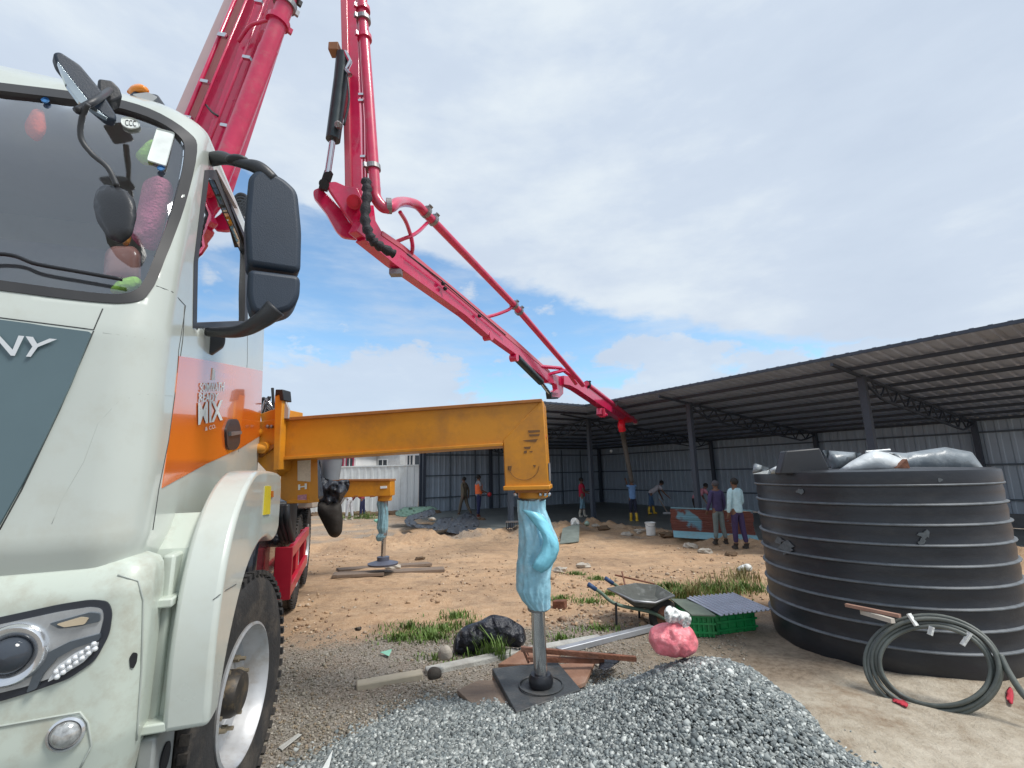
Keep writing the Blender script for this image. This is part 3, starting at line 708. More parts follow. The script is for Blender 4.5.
# PART3
# ================================================================== TRUCK
truck = thing('concrete_pump_truck', 'large white and orange concrete pump truck with a red boom stretched over the site', 'truck', T(1.5, -1.2, 0))
KEY = [(1.28, -.80, -.135, .10), (1.36, -.83, -.12, .12), (2.05, -.815, -.13, .12), (2.35, -.75, -.14, .09), (2.7, -.645, -.155, .09), (3.06, -.50, -.185, .10), (3.21, -.42, -.205, .14), (3.30, -.33, -.25, .2), (3.35, -.20, -.34, .2), (3.37, -.05, -.5, .2)]
def kz(z, key):
    for i in range(len(key) - 1):
        a, b_ = key[i], key[i + 1]
        if z <= b_[0]:
            t_ = (z - a[0]) / (b_[0] - a[0]); return [a[j] + (b_[j] - a[j]) * t_ for j in (1, 2, 3)]
    return key[-1][1:]
WC = -1.28
def ring(z, u0, w0, r, rear, bow=.06, ns=70, nf=90):
    hw = w0 - WC; pts = []
    for i in range(ns): pts.append((rear + (u0 + r - rear) * i / ns, hw))
    for i in range(9):
        a = math.pi / 2 * i / 8; pts.append((u0 + r - r * math.sin(a), hw - r + r * math.cos(a)))
    for i in range(1, nf): pts.append((u0 , (hw - r) * (1 - 2 * i / nf)))
    for i in range(9):
        a = math.pi / 2 * i / 8; pts.append((u0 + r - r * math.cos(a), -(hw - r + r * math.sin(a))))
    for i in range(1, ns + 1): pts.append((u0 + r + (rear - u0 - r) * i / ns, -hw))
    res = []
    for u, w_ in pts:
        fr = max(0, 1 - (u - u0) / .5) if u < u0 + .5 else 0
        res.append(T(u + bow * fr * (w_ / hw) ** 2 * 1.0 - bow * .8 * fr, WC + w_, z))
    return res
def loftbody(zs, key, rear, bow=.06):
    mb = MB(); R = []
    for z in zs:
        u0, w0, r = kz(z, key); R.append(ring(z, u0, w0, r, rear, bow))
    n = len(R[0]); mb.v = [p for r_ in R for p in r_]
    for i in range(len(R) - 1):
        for j in range(n): mb.f.append((i * n + j, i * n + (j + 1) % n, (i + 1) * n + (j + 1) % n, (i + 1) * n + j))
    mb.f.append(tuple(range(n - 1, -1, -1))); mb.f.append(tuple((len(R) - 1) * n + j for j in range(n)))
    return mb
zs = [1.28 + (3.37 - 1.28) * i / 74 for i in range(75)]
shell = loftbody(zs, KEY, 1.2)
surf = Surf(shell)
def pj(u, w_, z): return tuple(proj(T(u, w_, z)))
WS = [pj(-.50, -2.10, 3.16), (0, 84), (95, 96), (150, 110), (188, 133), (196, 152), (184, 205), (165, 258), (150, 292), (132, 303), (90, 302), (0, 291), pj(-.85, -2.14, 2.12)]
WSI = [pj(-.52, -2.06, 3.12), (0, 92), (95, 104), (148, 118), (178, 136), (184, 156), (173, 205), (155, 255), (142, 284), (126, 294), (90, 293), (0, 281), pj(-.85, -2.10, 2.16)]
def smo(L):
    c_ = curve([Vector((a, b_, 0)) for a, b_ in L[1:-1]], 4); return [L[0]] + [(p.x, p.y) for p in c_] + [L[-1]]
WS = smo(WS); WSI = smo(WSI); WSM = [((a[0] * .4 + b_[0] * .6), (a[1] * .4 + b_[1] * .6)) for a, b_ in zip(WS, WSI)]
WIN = [(208, 178), (214, 180), (245, 252), (244, 321), (196, 323), (197, 262)]
hole = [(px * 1.0, py) for px, py in WSI]
def inset(poly, d):
    c = (sum(p[0] for p in poly) / len(poly), sum(p[1] for p in poly) / len(poly)); return [(p[0] + (c[0] - p[0]) * d, p[1] + (c[1] - p[1]) * d) for p in poly]
hw_ = WSM; hd_ = rnd(inset(WIN, -.07), 3)
keep = []
body = MB(); body.v = shell.v
for fc in shell.f:
    c = sum((shell.v[i] for i in fc), Vector()) / len(fc); d = c - CAM
    if len(fc) == 4 and d.dot(FW) > .05:
        n = (shell.v[fc[1]] - shell.v[fc[0]]).cross(shell.v[fc[2]] - shell.v[fc[1]]); px, py = proj(c)
        rel = c - O0; uu = rel.dot(Uv); ww = rel.dot(Wv)
        vis = ww > -2.3 and not (ww < -.35 and uu > -.2)
        if vis and (inpoly(px, py, hw_) and uu < -.3 and ww < -.14): continue
        if vis and ww > -.3 and uu > -.5 and inpoly(px, py, hd_): continue
        if ww < -2.2 and -.1 < uu < .95 and 2.1 < c.z < 3.05: continue
    keep.append(fc)
body.f = keep
cabo = body.build('cab', white, truck, smooth='auto')
sol = cabo.modifiers.new('solid', 'SOLIDIFY'); sol.thickness = .004; sol.offset = 0
# windscreen with its black seal
def ringpanel(surf, name, outer, inner, material, parent, off, sink=.004):
    """frame between two pixel outlines with equal corner counts"""
    o_ = []; i_ = []; k = len(outer)
    for j in range(k):
        a0 = Vector(outer[j]); a1 = Vector(outer[(j + 1) % k]); b0 = Vector(inner[j]); b1 = Vector(inner[(j + 1) % k]); L_ = max(1, int((a1 - a0).length / 9))
        for q in range(L_): o_.append(a0.lerp(a1, q / L_)); i_.append(b0.lerp(b1, q / L_))
    mb = MB(); n = len(o_)
    for a, b_ in zip(o_, i_):
        for k_ in range(40):
            ha = surf.hit(a.x + (b_.x - a.x) * k_ / 40, a.y + (b_.y - a.y) * k_ / 40)
            if ha: break
        hb_ = surf.hit(b_.x, b_.y)
        if not ha or not hb_: print('SEAL MISS', a, b_); return None
        mb.v += [ha[0] - ha[1] * sink, ha[0] + ha[1] * off, hb_[0] + hb_[1] * off, hb_[0] - hb_[1] * .03]
    for j in range(n):
        a = 4 * j; c = 4 * ((j + 1) % n)
        mb.f += [(a, c, c + 1, a + 1), (a + 1, c + 1, c + 2, a + 2), (a + 2, c + 2, c + 3, a + 3)]
    return mb.build(name, material, parent, smooth='auto')
ringpanel(surf, 'windscreen_seal', WS, [(a[0] * .45 + b_[0] * .55 if False else b_[0], b_[1]) for a, b_ in zip(WS, WSI)], frit, truck, .006)
gl = panel(surf, 'windscreen', [(px, py) for px, py in WSI], glass('windscreen_glass', (.82, .86, .88), .19, .06), truck, off=-.010, step=26, sink=.002)
dg = panel(surf, 'door_window', WIN, glass('door_glass', (.75, .78, .8), .12), truck, off=-.012, step=12, sink=.002)
WINO = [(204, 170), (216, 170), (248, 248), (247, 326), (192, 328), (193, 262)]
ringpanel(surf, 'window_seal', WINO, WIN, frit, truck, .004)
# cab interior
ci = MB(); 
for a, s_ in (((.55, WC, 2.35), (.04, 2.1, 1.1)), ((.30, WC, 1.45), (1.6, 2.1, .05)),):
    ci.box(T(*a), s_, (Uv, Wv, UPV))
inn = ci.build('cab_lining', mat('cab_lining_grey', (.26, .29, .30), .9), truck)
dash = MB(); dash.box(T(-.46, WC, 2.03), (.42, 2.0, .32), (Uv, Wv, UPV)); dash.build('dashboard', mat('dash_red_cloth', (.34, .02, .09), .8, 0, .2, 12), truck, bevel=.04)
for w_ in (-.62, -1.95):
    s_ = MB(); s_.box(T(.30, w_, 1.65), (.5, .5, .16), (Uv, Wv, UPV)); so = s_.build('seat', mat('seat_cloth', (.05, .055, .06), .9), truck, bevel=.05)
    s_ = MB(); s_.box(T(.48, w_, 2.05), (.14, .48, .7), (Uv, Wv, UPV)); s_.build('backrest', MATS['seat_cloth'], so, bevel=.05)
sw = MB(); sw.tube([T(-.22 + .06 * math.sin(a), -1.95 + .22 * math.cos(a), 2.02 + .20 * math.sin(a)) for a in [i * math.pi / 12 for i in range(24)]], .015, 8, closed=True); sw.build('steering_wheel', blackp, truck, smooth=True)
# grille panel, lettering, seams on the front
GR = [pj(-.86, -2.05, 2.02), (0, 321), (93, 333), (72, 385), (50, 432), (24, 484), (0, 527), (-22, 550), pj(-.86, -1.9, 1.33)]
gp = panel(surf, 'grille_panel', rnd(GR, 4), slate, truck, off=.012, step=30)
chr_ = mat('badge_silver', (.72, .74, .74), .3, .35, .03, 5)
def fr(px, py): h = surf.hit(px, py); return h[0] + h[1] * .004
lettering(surf, 'NY', [(-6, 356), (44, 359), (60, 341), (-3, 335)], chr_, truck, 'badge_letters', .015, .02)
lettering(surf, 'SA', [(-110, 352), (-12, 356), (-9, 335), (-110, 326)], chr_, truck, 'badge_letters', .015, .02)
sm_ = mat('seam_dark', (.05, .055, .055), .7)
seam(surf, 'panel_gap', [(-300, 303), (0, 318), (94, 330), (103, 309)], sm_, truck, .0022)
seam(surf, 'panel_gap', [(94, 331), (60, 410), (22, 490), (0, 530)], sm_, truck, .0022)
seam(surf, 'panel_gap', [(156, 286), (172, 292), (185, 306), (178, 350), (175, 394)], sm_, truck, .0018)
seam(surf, 'panel_gap', [(172, 396), (140, 394), (118, 402), (98, 424), (84, 462), (62, 500), (52, 524)], mat('crease_line', (.42, .46, .42), .5), truck, .0016, .0008)
seam(surf, 'panel_gap', [(103, 333), (135, 337), (172, 343)], MATS['crease_line'], truck, .0012, .0012)
seam(surf, 'panel_gap', [(184, 306), (182, 340), (174, 396), (168, 440), (158, 489), (152, 530)], sm_, truck, .0022)
seam(surf, 'panel_gap', [(247, 250), (247, 360), (244, 400), (238, 452)], sm_, truck, .0018)
# orange band on the door
OB = [(178, 356), (205, 360), (236, 366), (262, 371), (262, 437), (240, 448), (205, 464), (161, 488), (168, 440), (174, 396)]
mat('paper_white', (.75, .80, .78), .6)
panel(surf, 'orange_band', OB, orange, truck, off=.0045, step=9)
lettering(surf, 'SOMWATH', [(198, 392), (222, 391), (223, 382), (198, 383)], MATS['paper_white'], truck, 'door_lettering', .02, .0085)
lettering(surf, 'READY', [(197, 402), (216, 401), (217, 393), (197, 393)], MATS['paper_white'], truck, 'door_lettering', .02, .0085)
lettering(surf, 'MIX', [(196, 425), (221, 420), (221, 400), (196, 403)], MATS['paper_white'], truck, 'door_lettering', .025, .0085)
lettering(surf, '& CO.', [(203, 431), (214, 428), (214, 424), (203, 427)], MATS['paper_white'], truck, 'door_lettering', .0, .0085)
panel(surf, 'door_emblem', [(210, 380), (213, 380), (213, 370), (211, 368)], MATS['paper_white'], truck, off=.0085, step=4)
HN = rnd([(224, 446), (223, 430), (227, 419), (235, 419), (238, 428), (237, 444), (233, 450), (227, 450)], 3)
dh = panel(surf, 'door_handle', HN, blackp, truck, off=.016, step=4)
panel(surf, 'handle_grip', [(226, 436), (237, 434), (237, 431), (226, 432)], steel, dh, off=.026, step=4)
# stickers on the glass
for lab, poly, mm in (('paper_sticker', [(157, 128), (175, 133), (166, 166), (147, 160)], mat('paper_white', (.75, .80, .78), .6)), ('round_sticker', [(121, 118), (131, 117), (140, 122), (139, 127), (129, 129), (121, 124)], MATS['paper_white'])):
    panel(surf, lab, rnd(poly, 2 if 'paper' in lab else 5), mm, truck, off=-.004, step=6, sink=-.002)
lettering(surf, 'CCC', [(125, 125), (136, 126), (136, 120), (125, 119)], blackm, truck, 'sticker_letters', 0, -.002)
for c in ((45, 100), (161, 168)):
    panel(surf, 'blue_sticker', rnd([(c[0] - 5, c[1]), (c[0], c[1] - 3), (c[0] + 5, c[1]), (c[0], c[1] + 3)], 2), mat('blue_sticker', (.05, .2, .45), .5), truck, off=-.004, step=4, sink=-.002)
# wiper
wv = [surf.hit(px, py) for px, py in [(-120, 268), (0, 258), (40, 268), (85, 276), (124, 283)]]
q = MB(); q.tube(curve([h[0] + h[1] * .022 for h in wv]), .007, 6); q.build('wiper', blackm, truck, smooth=True)

# bumper with lamps
BK = [(.40, -.70, -.145, .06), (.62, -.80, -.095, .10), (.80, -.835, -.07, .09), (1.22, -.835, -.07, .07), (1.29, -.80, -.08, .06), (1.315, -.75, -.14, .05)]
bz = [.40 + (1.315 - .40) * i / 44 for i in range(45)]
bum = loftbody(bz, BK, -.675); bsurf = Surf(bum)
bumo = bum.build('bumper', whiteb, truck, smooth='auto')
HL = [(-120, 640), (0, 617), (60, 604), (92, 599), (109, 601), (113, 612), (110, 634), (96, 660), (70, 678), (30, 692), (0, 701), (-120, 722)]
hl = panel(bsurf, 'headlight', rnd(HL, 8), mat('headlight_housing_edge', (.03, .035, .045), .35), truck, off=.006, step=9)
HLI = [(-112, 646), (0, 624), (60, 611), (92, 606), (103, 608), (105, 616), (101, 633), (90, 655), (66, 672), (28, 685), (0, 692), (-112, 713)]
hl2 = panel(bsurf, 'reflector', rnd(HLI, 6), mat('lamp_reflector', (.50, .53, .55), .22, .55, .15, 14), hl, off=.011, step=9)
panel(bsurf, 'lamp_divider', rnd([(30, 690), (38, 668), (52, 650), (72, 640), (102, 632), (102, 638), (78, 646), (60, 656), (46, 672), (40, 686)], 2), mat('lamp_dark_trim', (.10, .12, .14), .3, .3), hl, off=.020, step=6)
panel(bsurf, 'lamp_divider', rnd([(52, 622), (92, 611), (102, 612), (102, 620), (80, 625), (62, 627)], 2), MATS['lamp_dark_trim'], hl, off=.018, step=6)
panel(bsurf, 'turn_lamp', rnd([(60, 622), (84, 615), (92, 616), (88, 622), (68, 625)], 2), mat('turn_lamp', (.65, .55, .40), .15, .3), hl, off=.024, step=4)
ledm = mat('led_white', (.80, .82, .84), .08, .3, .2, 60)
LEDP = rnd([(50, 680), (60, 664), (76, 652), (100, 640), (99, 646), (86, 660), (68, 671)], 3)
panel(bsurf, 'led_cover', LEDP, mat('led_cover', (.62, .65, .67), .15, .2, .3, 60), hl, off=.018, step=5)
for i in range(9):
    for j in range(4):
        cx = 54 + i * 6.2 - j * 1.0; cy = 679 - i * 4.6 + j * -5.0
        h = bsurf.hit(cx, cy)
        if inpoly(cx, cy, LEDP): q = MB(); q.ball(h[0] + h[1] * .018, .0075, 6, (1, 1, 1)); q.build('led', ledm, hl, smooth=True)
def lampdisc(px, py, r, parent, name, prof, material):
    h = bsurf.hit(px, py); q = MB(); q.lathe([(a * r, b_) for a, b_ in prof], h[0], h[1], 32); return q.build(name, material, parent, smooth='auto')
ld = lampdisc(14, 653, .078, hl, 'projector_ring', [(1.05, .0), (1.05, .022), (.95, .032), (.80, .030), (.62, .018), (.6, .012)], mat('lamp_chrome', (.7, .72, .74), .15, .8))
lampdisc(14, 653, .048, ld, 'projector_lens', [(1.0, .014), (.95, .03), (.7, .044), (.35, .052), (.001, .055)], mat('lens_dark', (.05, .06, .075), .05))
fgl = lampdisc(67, 733, .040, truck, 'fog_light', [(1.1, 0), (1.1, .010), (.95, .014), (.9, .008)], MATS['lamp_chrome'])
lampdisc(67, 733, .034, fgl, 'fog_lens', [(1.0, .010), (.8, .022), (.4, .030), (.001, .032)], mat('lens_clear', (.45, .46, .45), .08, .4, .4, 60))
panel(bsurf, 'tow_cover', rnd([(130, 668), (129, 658), (133, 652), (137, 653), (136, 662), (133, 668)], 2), blackm, truck, off=.004, step=3)
seam(bsurf, 'bumper_crease', [(-60, 728), (0, 726), (40, 719), (80, 712), (88, 722), (92, 745), (80, 768)], MATS['crease_line'], truck, .003)
seam(bsurf, 'bumper_crease', [(118, 575), (138, 581), (143, 600), (141, 668), (136, 740)], MATS['crease_line'], truck, .003)
q = MB(); q.box(T(-.55, WC, 1.28), (.4, 2.05, .12), (Uv, Wv, UPV)); q.build('bumper_gap', dark, truck)
# step well, fender
sw_ = MB(); sw_.box(T(-.36, -.07, 1.0), (.58, .04, .58), (Uv, Wv, UPV)); sw_.build('step_panel', whiteb, truck, bevel=.01)
for z, wd in ((1.14, .12), (.76, .16), (.52, .2)):
    q = MB(); q.box(T(-.60, -.09 + wd / 4, z), (.20, wd / 2, .03), (Uv, Wv, UPV)); q.build('step', whiteb if z > .6 else steel, truck, bevel=.006)
q = MB(); q.prism([T(-.68, -.04, .50), T(-.48, -.04, .50), T(-.48, -.04, .73), T(-.68, -.04, .73)], -Wv * .05); br = q.build('step_bracket', mat('cast_grey', (.33, .35, .34), .5, .4, .1, 8), truck, bevel=.01)
q = MB(); q.lathe([(.045, 0), (.045, .004), (.03, .006)], T(-.58, -.038, .62), Wv, 24); q.build('bracket_hole', dark, br)
for i in range(4):
    q = MB(); q.box(T(-.66 + i * .05, -.02, .46), (.02, .2, .03), (Uv, Wv, UPV)); q.build('step_rib', steel, truck)
FO = [(-.70, .74), (-.71, .95), (-.69, 1.12), (-.64, 1.26), (-.55, 1.39), (-.42, 1.49), (-.25, 1.56), (-.05, 1.585), (.50, 1.575), (.63, 1.54), (.67, 1.45), (.67, 1.24)]
FI = [(.60, 1.20), (.45, 1.19), (.25, 1.235), (.0, 1.23), (-.22, 1.17), (-.38, 1.06), (-.50, .92), (-.56, .80), (-.58, .74)]
fo = [T(u, .11, z) for u, z in [(p.x, p.y) for p in curve([Vector((a, b_, 0)) for a, b_ in FO], 3)]]
fi = [T(p.x, .11, p.y) for p in curve([Vector((a, b_, 0)) for a, b_ in FI], 3)]
q = MB(); q.prism(fo + fi, -Wv * .135); fen = q.build('fender', white, truck, bevel=.022, seg=3)
fs_ = Surf(q)
panel(fs_, 'yellow_strip', [(265, 486), (270, 486), (269, 514), (263, 515)], mat('sticker_yellow', (.62, .50, .02), .5), fen, off=.006, step=6)
panel(fs_, 'orange_sticker', [(270.5, 491), (272.5, 491), (272.5, 497), (270.5, 497)], orange, fen, off=.006, step=4)
seam(fs_, 'fender_joint', [(213, 600), (226, 590), (236, 584)], sm_, fen, .0012)
q = MB(); q.prism([T(-.56, -.03, 1.30), T(-.62, -.03, 1.1), T(-.64, -.03, .76), T(-.60, -.03, .76), T(-.46, -.03, 1.42)], -Wv * .2); q.build('fender_inner', whiteb, truck)
# small flare above the fender on the door corner
# chassis
q = MB()
for w_ in (-.75, -1.75): q.bar(T(-.6, w_, .88), T(9.6, w_, .88), .10, .28)
q.build('chassis_rail', blackm, truck)
q = MB(); q.box(T(.3, WC, 1.12), (1.6, 1.3, .3), (Uv, Wv, UPV)); q.box(T(0, WC, .55), (.16, 1.9, .16), (Uv, Wv, UPV)); q.build('engine_block', blackm, truck)
q = MB(); q.box(T(.35, -.42, 1.15), (.9, .04, .5), (Uv, Wv, UPV)); q.build('wheel_arch_liner', dark, truck)
def wheel(u, w_, out=1, steer=0, dual=False):
    ax = (Wv * out); ax = Matrix.Rotation(steer, 3, 'Z') @ ax; c = T(u, w_, .54)
    x = ax.orthogonal().normalized(); x = UPV.copy(); x = (x - ax * x.dot(ax)).normalized()
    prof = [(.302, -.014), (.302, -.27), (.32, -.29), (.44, -.30), (.50, -.285), (.525, -.26), (.535, -.235), (.535, -.19), (.522, -.188), (.522, -.180), (.538, -.178), (.54, -.125), (.526, -.123), (.526, -.113), (.54, -.111), (.538, -.06), (.524, -.058), (.524, -.05), (.535, -.048), (.533, -.028), (.52, -.012), (.49, 0), (.44, .006), (.38, .004), (.33, -.004), (.30, -.012)]
    tb = MB(); tb.lathe(prof, c, ax, 64, x, caps=False)
    for i in range(56):
        a = 2 * math.pi * i / 56; d = x * math.cos(a) + ax.cross(x) * math.sin(a); tg = ax.cross(d)
        for k_, off_ in ((-.02, .04), (-.265, .04)): tb.box(c + d * .535 + ax * (k_ + .005), (.02, .035, .035), (d, ax, tg))
    wh = tb.build('wheel', rubber, truck, smooth='auto')
    q = MB(); rp_ = [(.302, -.015), (.305, -.002), (.292, .004), (.284, -.006), (.272, -.06), (.262, -.11), (.20, -.125), (.165, -.115), (.150, -.10), (.13, -.095), (.001, -.095)]
    q.lathe(rp_, c, ax, 48, x, caps=False); rm_ = q.build('rim', rimw, wh, smooth='auto')
    q = MB(); q.lathe([(.10, -.10), (.10, -.05), (.085, -.02), (.06, -.012), (.001, -.01)], c, ax, 32, x); q.build('hub', mat('hub_greasy', (.05, .045, .04), .5, .4, .3, 10, dirt=(.25, .18, .10), dscale=12, damt=.6), wh, smooth='auto')
    for i in range(10):
        a = 2 * math.pi * i / 10; d = x * math.cos(a) + ax.cross(x) * math.sin(a); q = MB(); q.lathe([(.017, -.10), (.017, -.072), (.010, -.070), (.010, -.045), (.001, -.045)], c + d * .150, ax, 8); q.build('wheel_nut', mat('nut_metal', (.34, .29, .21), .45, .6), wh)
    return wh
wheel(.09, .09, 1, math.radians(-10)); 
for u in (3.9, 5.25): wheel(u, -.05, 1)
wheel(0, -2.5, -1, math.radians(-6))
for u in (3.9, 5.25): wheel(u, -2.5, -1)
# side tank, guard rails
q = MB()
tk = [(p.x, p.y) for p in curve([Vector((1.05, .45, 0)), Vector((1.02, .95, 0)), Vector((1.10, 1.16, 0)), Vector((1.3, 1.24, 0)), Vector((1.9, 1.24, 0)), Vector((2.05, 1.15, 0)), Vector((2.1, .95, 0)), Vector((2.1, .45, 0))], 4)]
q.prism([T(u, -.06, z) for u, z in tk], -Wv * .55); q.build('side_tank', mat('gloss_black_tank', (.014, .016, .022), .18, 0, .1, 5, coat=.6), truck, bevel=.05, seg=4)
q = MB(); q.lathe([(.05, 0), (.05, .03), (.03, .04), (.001, .045)], T(1.55, -.2, 1.25), UPV, 20); q.build('tank_cap', mat('cap_blue', (.02, .12, .35), .4), truck, smooth='auto')
q = MB(); q.lathe([(.07, 0), (.07, .10), (.05, .12), (.05, .2), (.001, .2)], T(1.25, -.3, 1.22), UPV, 20); q.build('filler_neck', chrome, truck, smooth='auto')
gd = MB(); gd.box(T(1.62, .045, .80), (.04, .13, .40), (Uv, Wv, UPV)); gd.build('guard_plate', crimson, truck, bevel=.006)
for z in (.955, .66):
    q = MB(); q.bar(T(1.63, .09, z), T(3.15, .09, z), .04, .09); q.build('guard_rail', crimson, truck, bevel=.006)
for u in (2.3, 3.1):
    q = MB(); q.bar(T(u, .06, .62), T(u, .06, .98), .05, .05); q.build('guard_post', crimson, truck)
q = MB(); q.box(T(2.75, -.25, .95), (.9, .45, .75), (Uv, Wv, UPV)); q.build('battery_box', blackm, truck, bevel=.03)
q = MB(); q.box(T(4.6, -.25, 1.2), (2.4, .5, .04), (Uv, Wv, UPV)); q.build('rear_mudguard', blackm, truck)
# upper works behind the cab
q = MB(); q.box(T(4.5, WC, 1.35), (5.4, 1.6, .35), (Uv, Wv, UPV)); q.build('subframe', yellow, truck, bevel=.02)
q = MB(); q.lathe([(.75, 0), (.75, .35), (.6, .5), (.6, .9), (.45, 1.0), (.001, 1.0)], T(2.9, -1.6, 1.5), UPV, 32); q.build('turret', red, truck, smooth='auto')
q = MB(); q.box(T(7.2, WC, 1.7), (2.8, 1.5, .6), (Uv, Wv, UPV)); q.build('pump_box', white, truck, bevel=.04)
q = MB(); q.box(T(9.2, WC, 1.5), (.9, 1.5, .8), (Uv, Wv, UPV)); q.build('hopper', red, truck, bevel=.04)

# mirrors and lamps on the cab
def boxpx(poly, d0, thick, name, material, parent, bevel=.02, r=6, n=None, toward=False):
    p0 = P(poly[0][0], poly[0][1], d0); nn = n or Vector((CAM.x - p0.x, CAM.y - p0.y, 0)).normalized()
    pts = [onpl(x, y, p0, nn) for x, y in rnd(poly, r, 4, 60)]
    q = MB(); q.prism(pts, -nn * thick); return q.build(name, material, parent, bevel=bevel, seg=3), q
mir, _ = boxpx([(249, 173), (262, 167), (284, 177), (298, 190), (302, 230), (301, 272), (247, 264), (245, 220)], 1.90, .17, 'side_mirror', mirrorp, truck, .03, 7)
boxpx([(248, 268), (301, 275), (300, 297), (292, 309), (270, 315), (252, 312), (247, 295)], 1.895, .17, 'lower_mirror', mirrorp, mir, .03, 7)
q = MB(); q.tube(curve([P(205, 161, 2.06), P(222, 158, 2.0), P(240, 163, 1.95), P(258, 168, 1.95), P(274, 180, 1.97)]), [.028 + .006 * math.sin(i * .3) for i in range(33)], 10); q.build('mirror_arm', blackp, mir, smooth=True)
q = MB(); q.ball(P(237, 160, 1.95), .042, 8, (1.3, .8, .5)); q.build('arm_knuckle', blackp, mir, smooth=True)
q = MB(); q.tube(curve([P(276, 308, 1.95), P(262, 320, 1.95), P(240, 331, 1.98), P(208, 332, 2.05)]), [.045 - .001 * i for i in range(25)], 10); q.build('mirror_arm', blackp, mir, smooth=True)
boxpx([(193, 329), (214, 330), (226, 336), (225, 345), (212, 354), (192, 353)], 2.08, .06, 'arm_base', blackp, mir, .01, 3)
boxpx([(203, 150), (213, 148), (219, 158), (216, 170), (205, 172)], 2.1, .05, 'arm_base', blackp, mir, .01, 3)
q = MB(); q.bar(P(213, 168, 2.13), P(247, 246, 2.75), .02, .03); q.build('roof_gutter', blackm, truck)
q = MB(); q.bar(P(215, 168, 2.11), P(236, 207, 2.42), .018, .018); q.build('gutter_strip', mat('pale_trim', (.6, .55, .55), .4), truck)
# hoses coiled beside the roof
for s_ in range(5):
    q = MB(); q.tube(curve([P(232 + s_, 200 + 2 * s_, 3.3), P(240, 194 + 3 * s_, 3.3), P(247, 198 + s_ * 3, 3.3), P(240, 207 + s_ * 4, 3.3), P(246, 222 + s_ * 3, 3.3), P(252, 236 + 2 * s_, 3.3)]), .012, 6); q.build('hose', blackp, truck, smooth=True)
# front down-view mirror on the roof corner
rmx, _ = boxpx([(53, 52), (60, 51), (80, 64), (100, 88), (117, 115), (117, 121), (108, 119), (90, 104), (70, 80), (56, 62)], 1.38, .05, 'roof_mirror', mirrorp, truck, .012, 4)
boxpx([(57, 60), (70, 77), (92, 105), (109, 119), (96, 112), (80, 103), (66, 84)], 1.377, .02, 'mirror_glass', mat('mirror_glass_pale', (.5, .56, .58), .06, .9), rmx, .003, 3)
boxpx([(98, 78), (112, 80), (120, 88), (123, 97), (112, 102), (98, 96)], 1.60, .08, 'mirror_mount', blackp, rmx, .01, 3)
q = MB(); q.tube(curve([P(110, 90, 1.62), P(98, 99, 1.45), P(76, 111, 1.40)]), .012, 8); q.build('mirror_stalk', blackp, rmx, smooth=True)
q = MB(); q.tube(curve([P(88, 104, 1.40), P(82, 118, 1.42), P(81, 138, 1.44), P(92, 154, 1.46), P(108, 168, 1.48), P(117, 186, 1.50)]), .009, 8); q.build('reflected_rod', mat('rod_dull', (.05, .055, .06), .5), rmx, smooth=True)  # solid rod standing in for the stalk's reflection in the windscreen
pillow([(96, 190), (104, 184), (114, 186), (126, 190), (135, 200), (137, 216), (132, 236), (122, 244), (108, 238), (97, 222), (93, 205)], dplane(1.50), .03, 'reflected_mirror', blackp, rmx, 6, .05, 8, wr=0)  # solid shape standing in for the roof mirror's reflection in the glass
ml, _ = boxpx([(125, 99), (134, 90), (158, 94), (167, 107), (163, 113), (150, 113), (126, 107)], 1.92, .14, 'roof_lamp', mirrorp, truck, .012, 3)
pillow([(126, 92), (131, 85), (140, 83), (148, 88), (150, 93), (130, 95)], dplane(1.96), .04, 'amber_lens', mat('amber_lens', (.85, .28, .03), .25), ml, 4, .0, 8, wr=0)
boxpx([(132, 94), (148, 92), (158, 97), (152, 102), (138, 98)], 1.915, .05, 'lamp_reflector_strip', mat('lamp_grey', (.35, .37, .38), .3), ml, .005, 2)

# ---- boom
boom = truck
def clamp(c, d, r, parent, material=steel):
    d = d.normalized(); q = MB(); q.lathe([(r, -.03), (r + .022, -.03), (r + .022, .03), (r, .03)], c, d, 20); o_ = d.orthogonal().normalized(); q.box(c + o_ * (r + .03), (.05, .04, .06), (o_, d.cross(o_), d)); return q.build('pipe_clamp', material, parent)
# section one (rising behind the cab)
A0, A1 = P(112, 372, 4.6), P(300, -130, 4.5)
da = (A1 - A0).normalized(); nv = Vector((0, -1, 0)); nv = (nv - da * nv.dot(da)).normalized(); sv = da.cross(nv).normalized()
if sv.x < 0: sv = -sv
def A(px, py, d=4.6): return P(px, py, d)
def webbox(edges0, edges1, depth, name, material, parent, d0, d1, bev=.01):
    """box whose near face runs between two pixel pairs"""
    a, b_ = [P(x, y, d0) for x, y in edges0]; c, e_ = [P(x, y, d1) for x, y in edges1]
    q = MB(); nn = (b_ - a).cross(c - a).normalized()
    if nn.dot(CAM - a) < 0: nn = -nn
    q.prism([a, b_, e_, c], -nn * depth); return q.build(name, material, parent, bevel=bev)
s1 = webbox([(98, 300), (160, 300)], [(262, -70), (292, -70)], .34, 'boom_section', red, truck, 4.62, 4.6)
webbox([(92, 300), (106, 300)], [(254, -70), (266, -70)], .50, 'boom_flange', mat('boom_lit_flange', (.55, .40, .40), .35, 0, .06, 4, coat=.4), s1, 4.5, 4.48)  # left flange coloured paler, as the face that catches the light
webbox([(146, 300), (168, 300)], [(280, -70), (293, -70)], .40, 'boom_flange', red, s1, 4.5, 4.48)
pp = [P(169, 310, 4.35), P(224, 165, 4.35), P(268, 50, 4.35), P(285, 5, 4.35), P(321, -90, 4.35)]
q = MB(); q.tube([pp[0], pp[2]], .098, 24); q.tube([pp[2], pp[4]], .092, 24); q.build('concrete_pipe', redp, truck, smooth='auto')
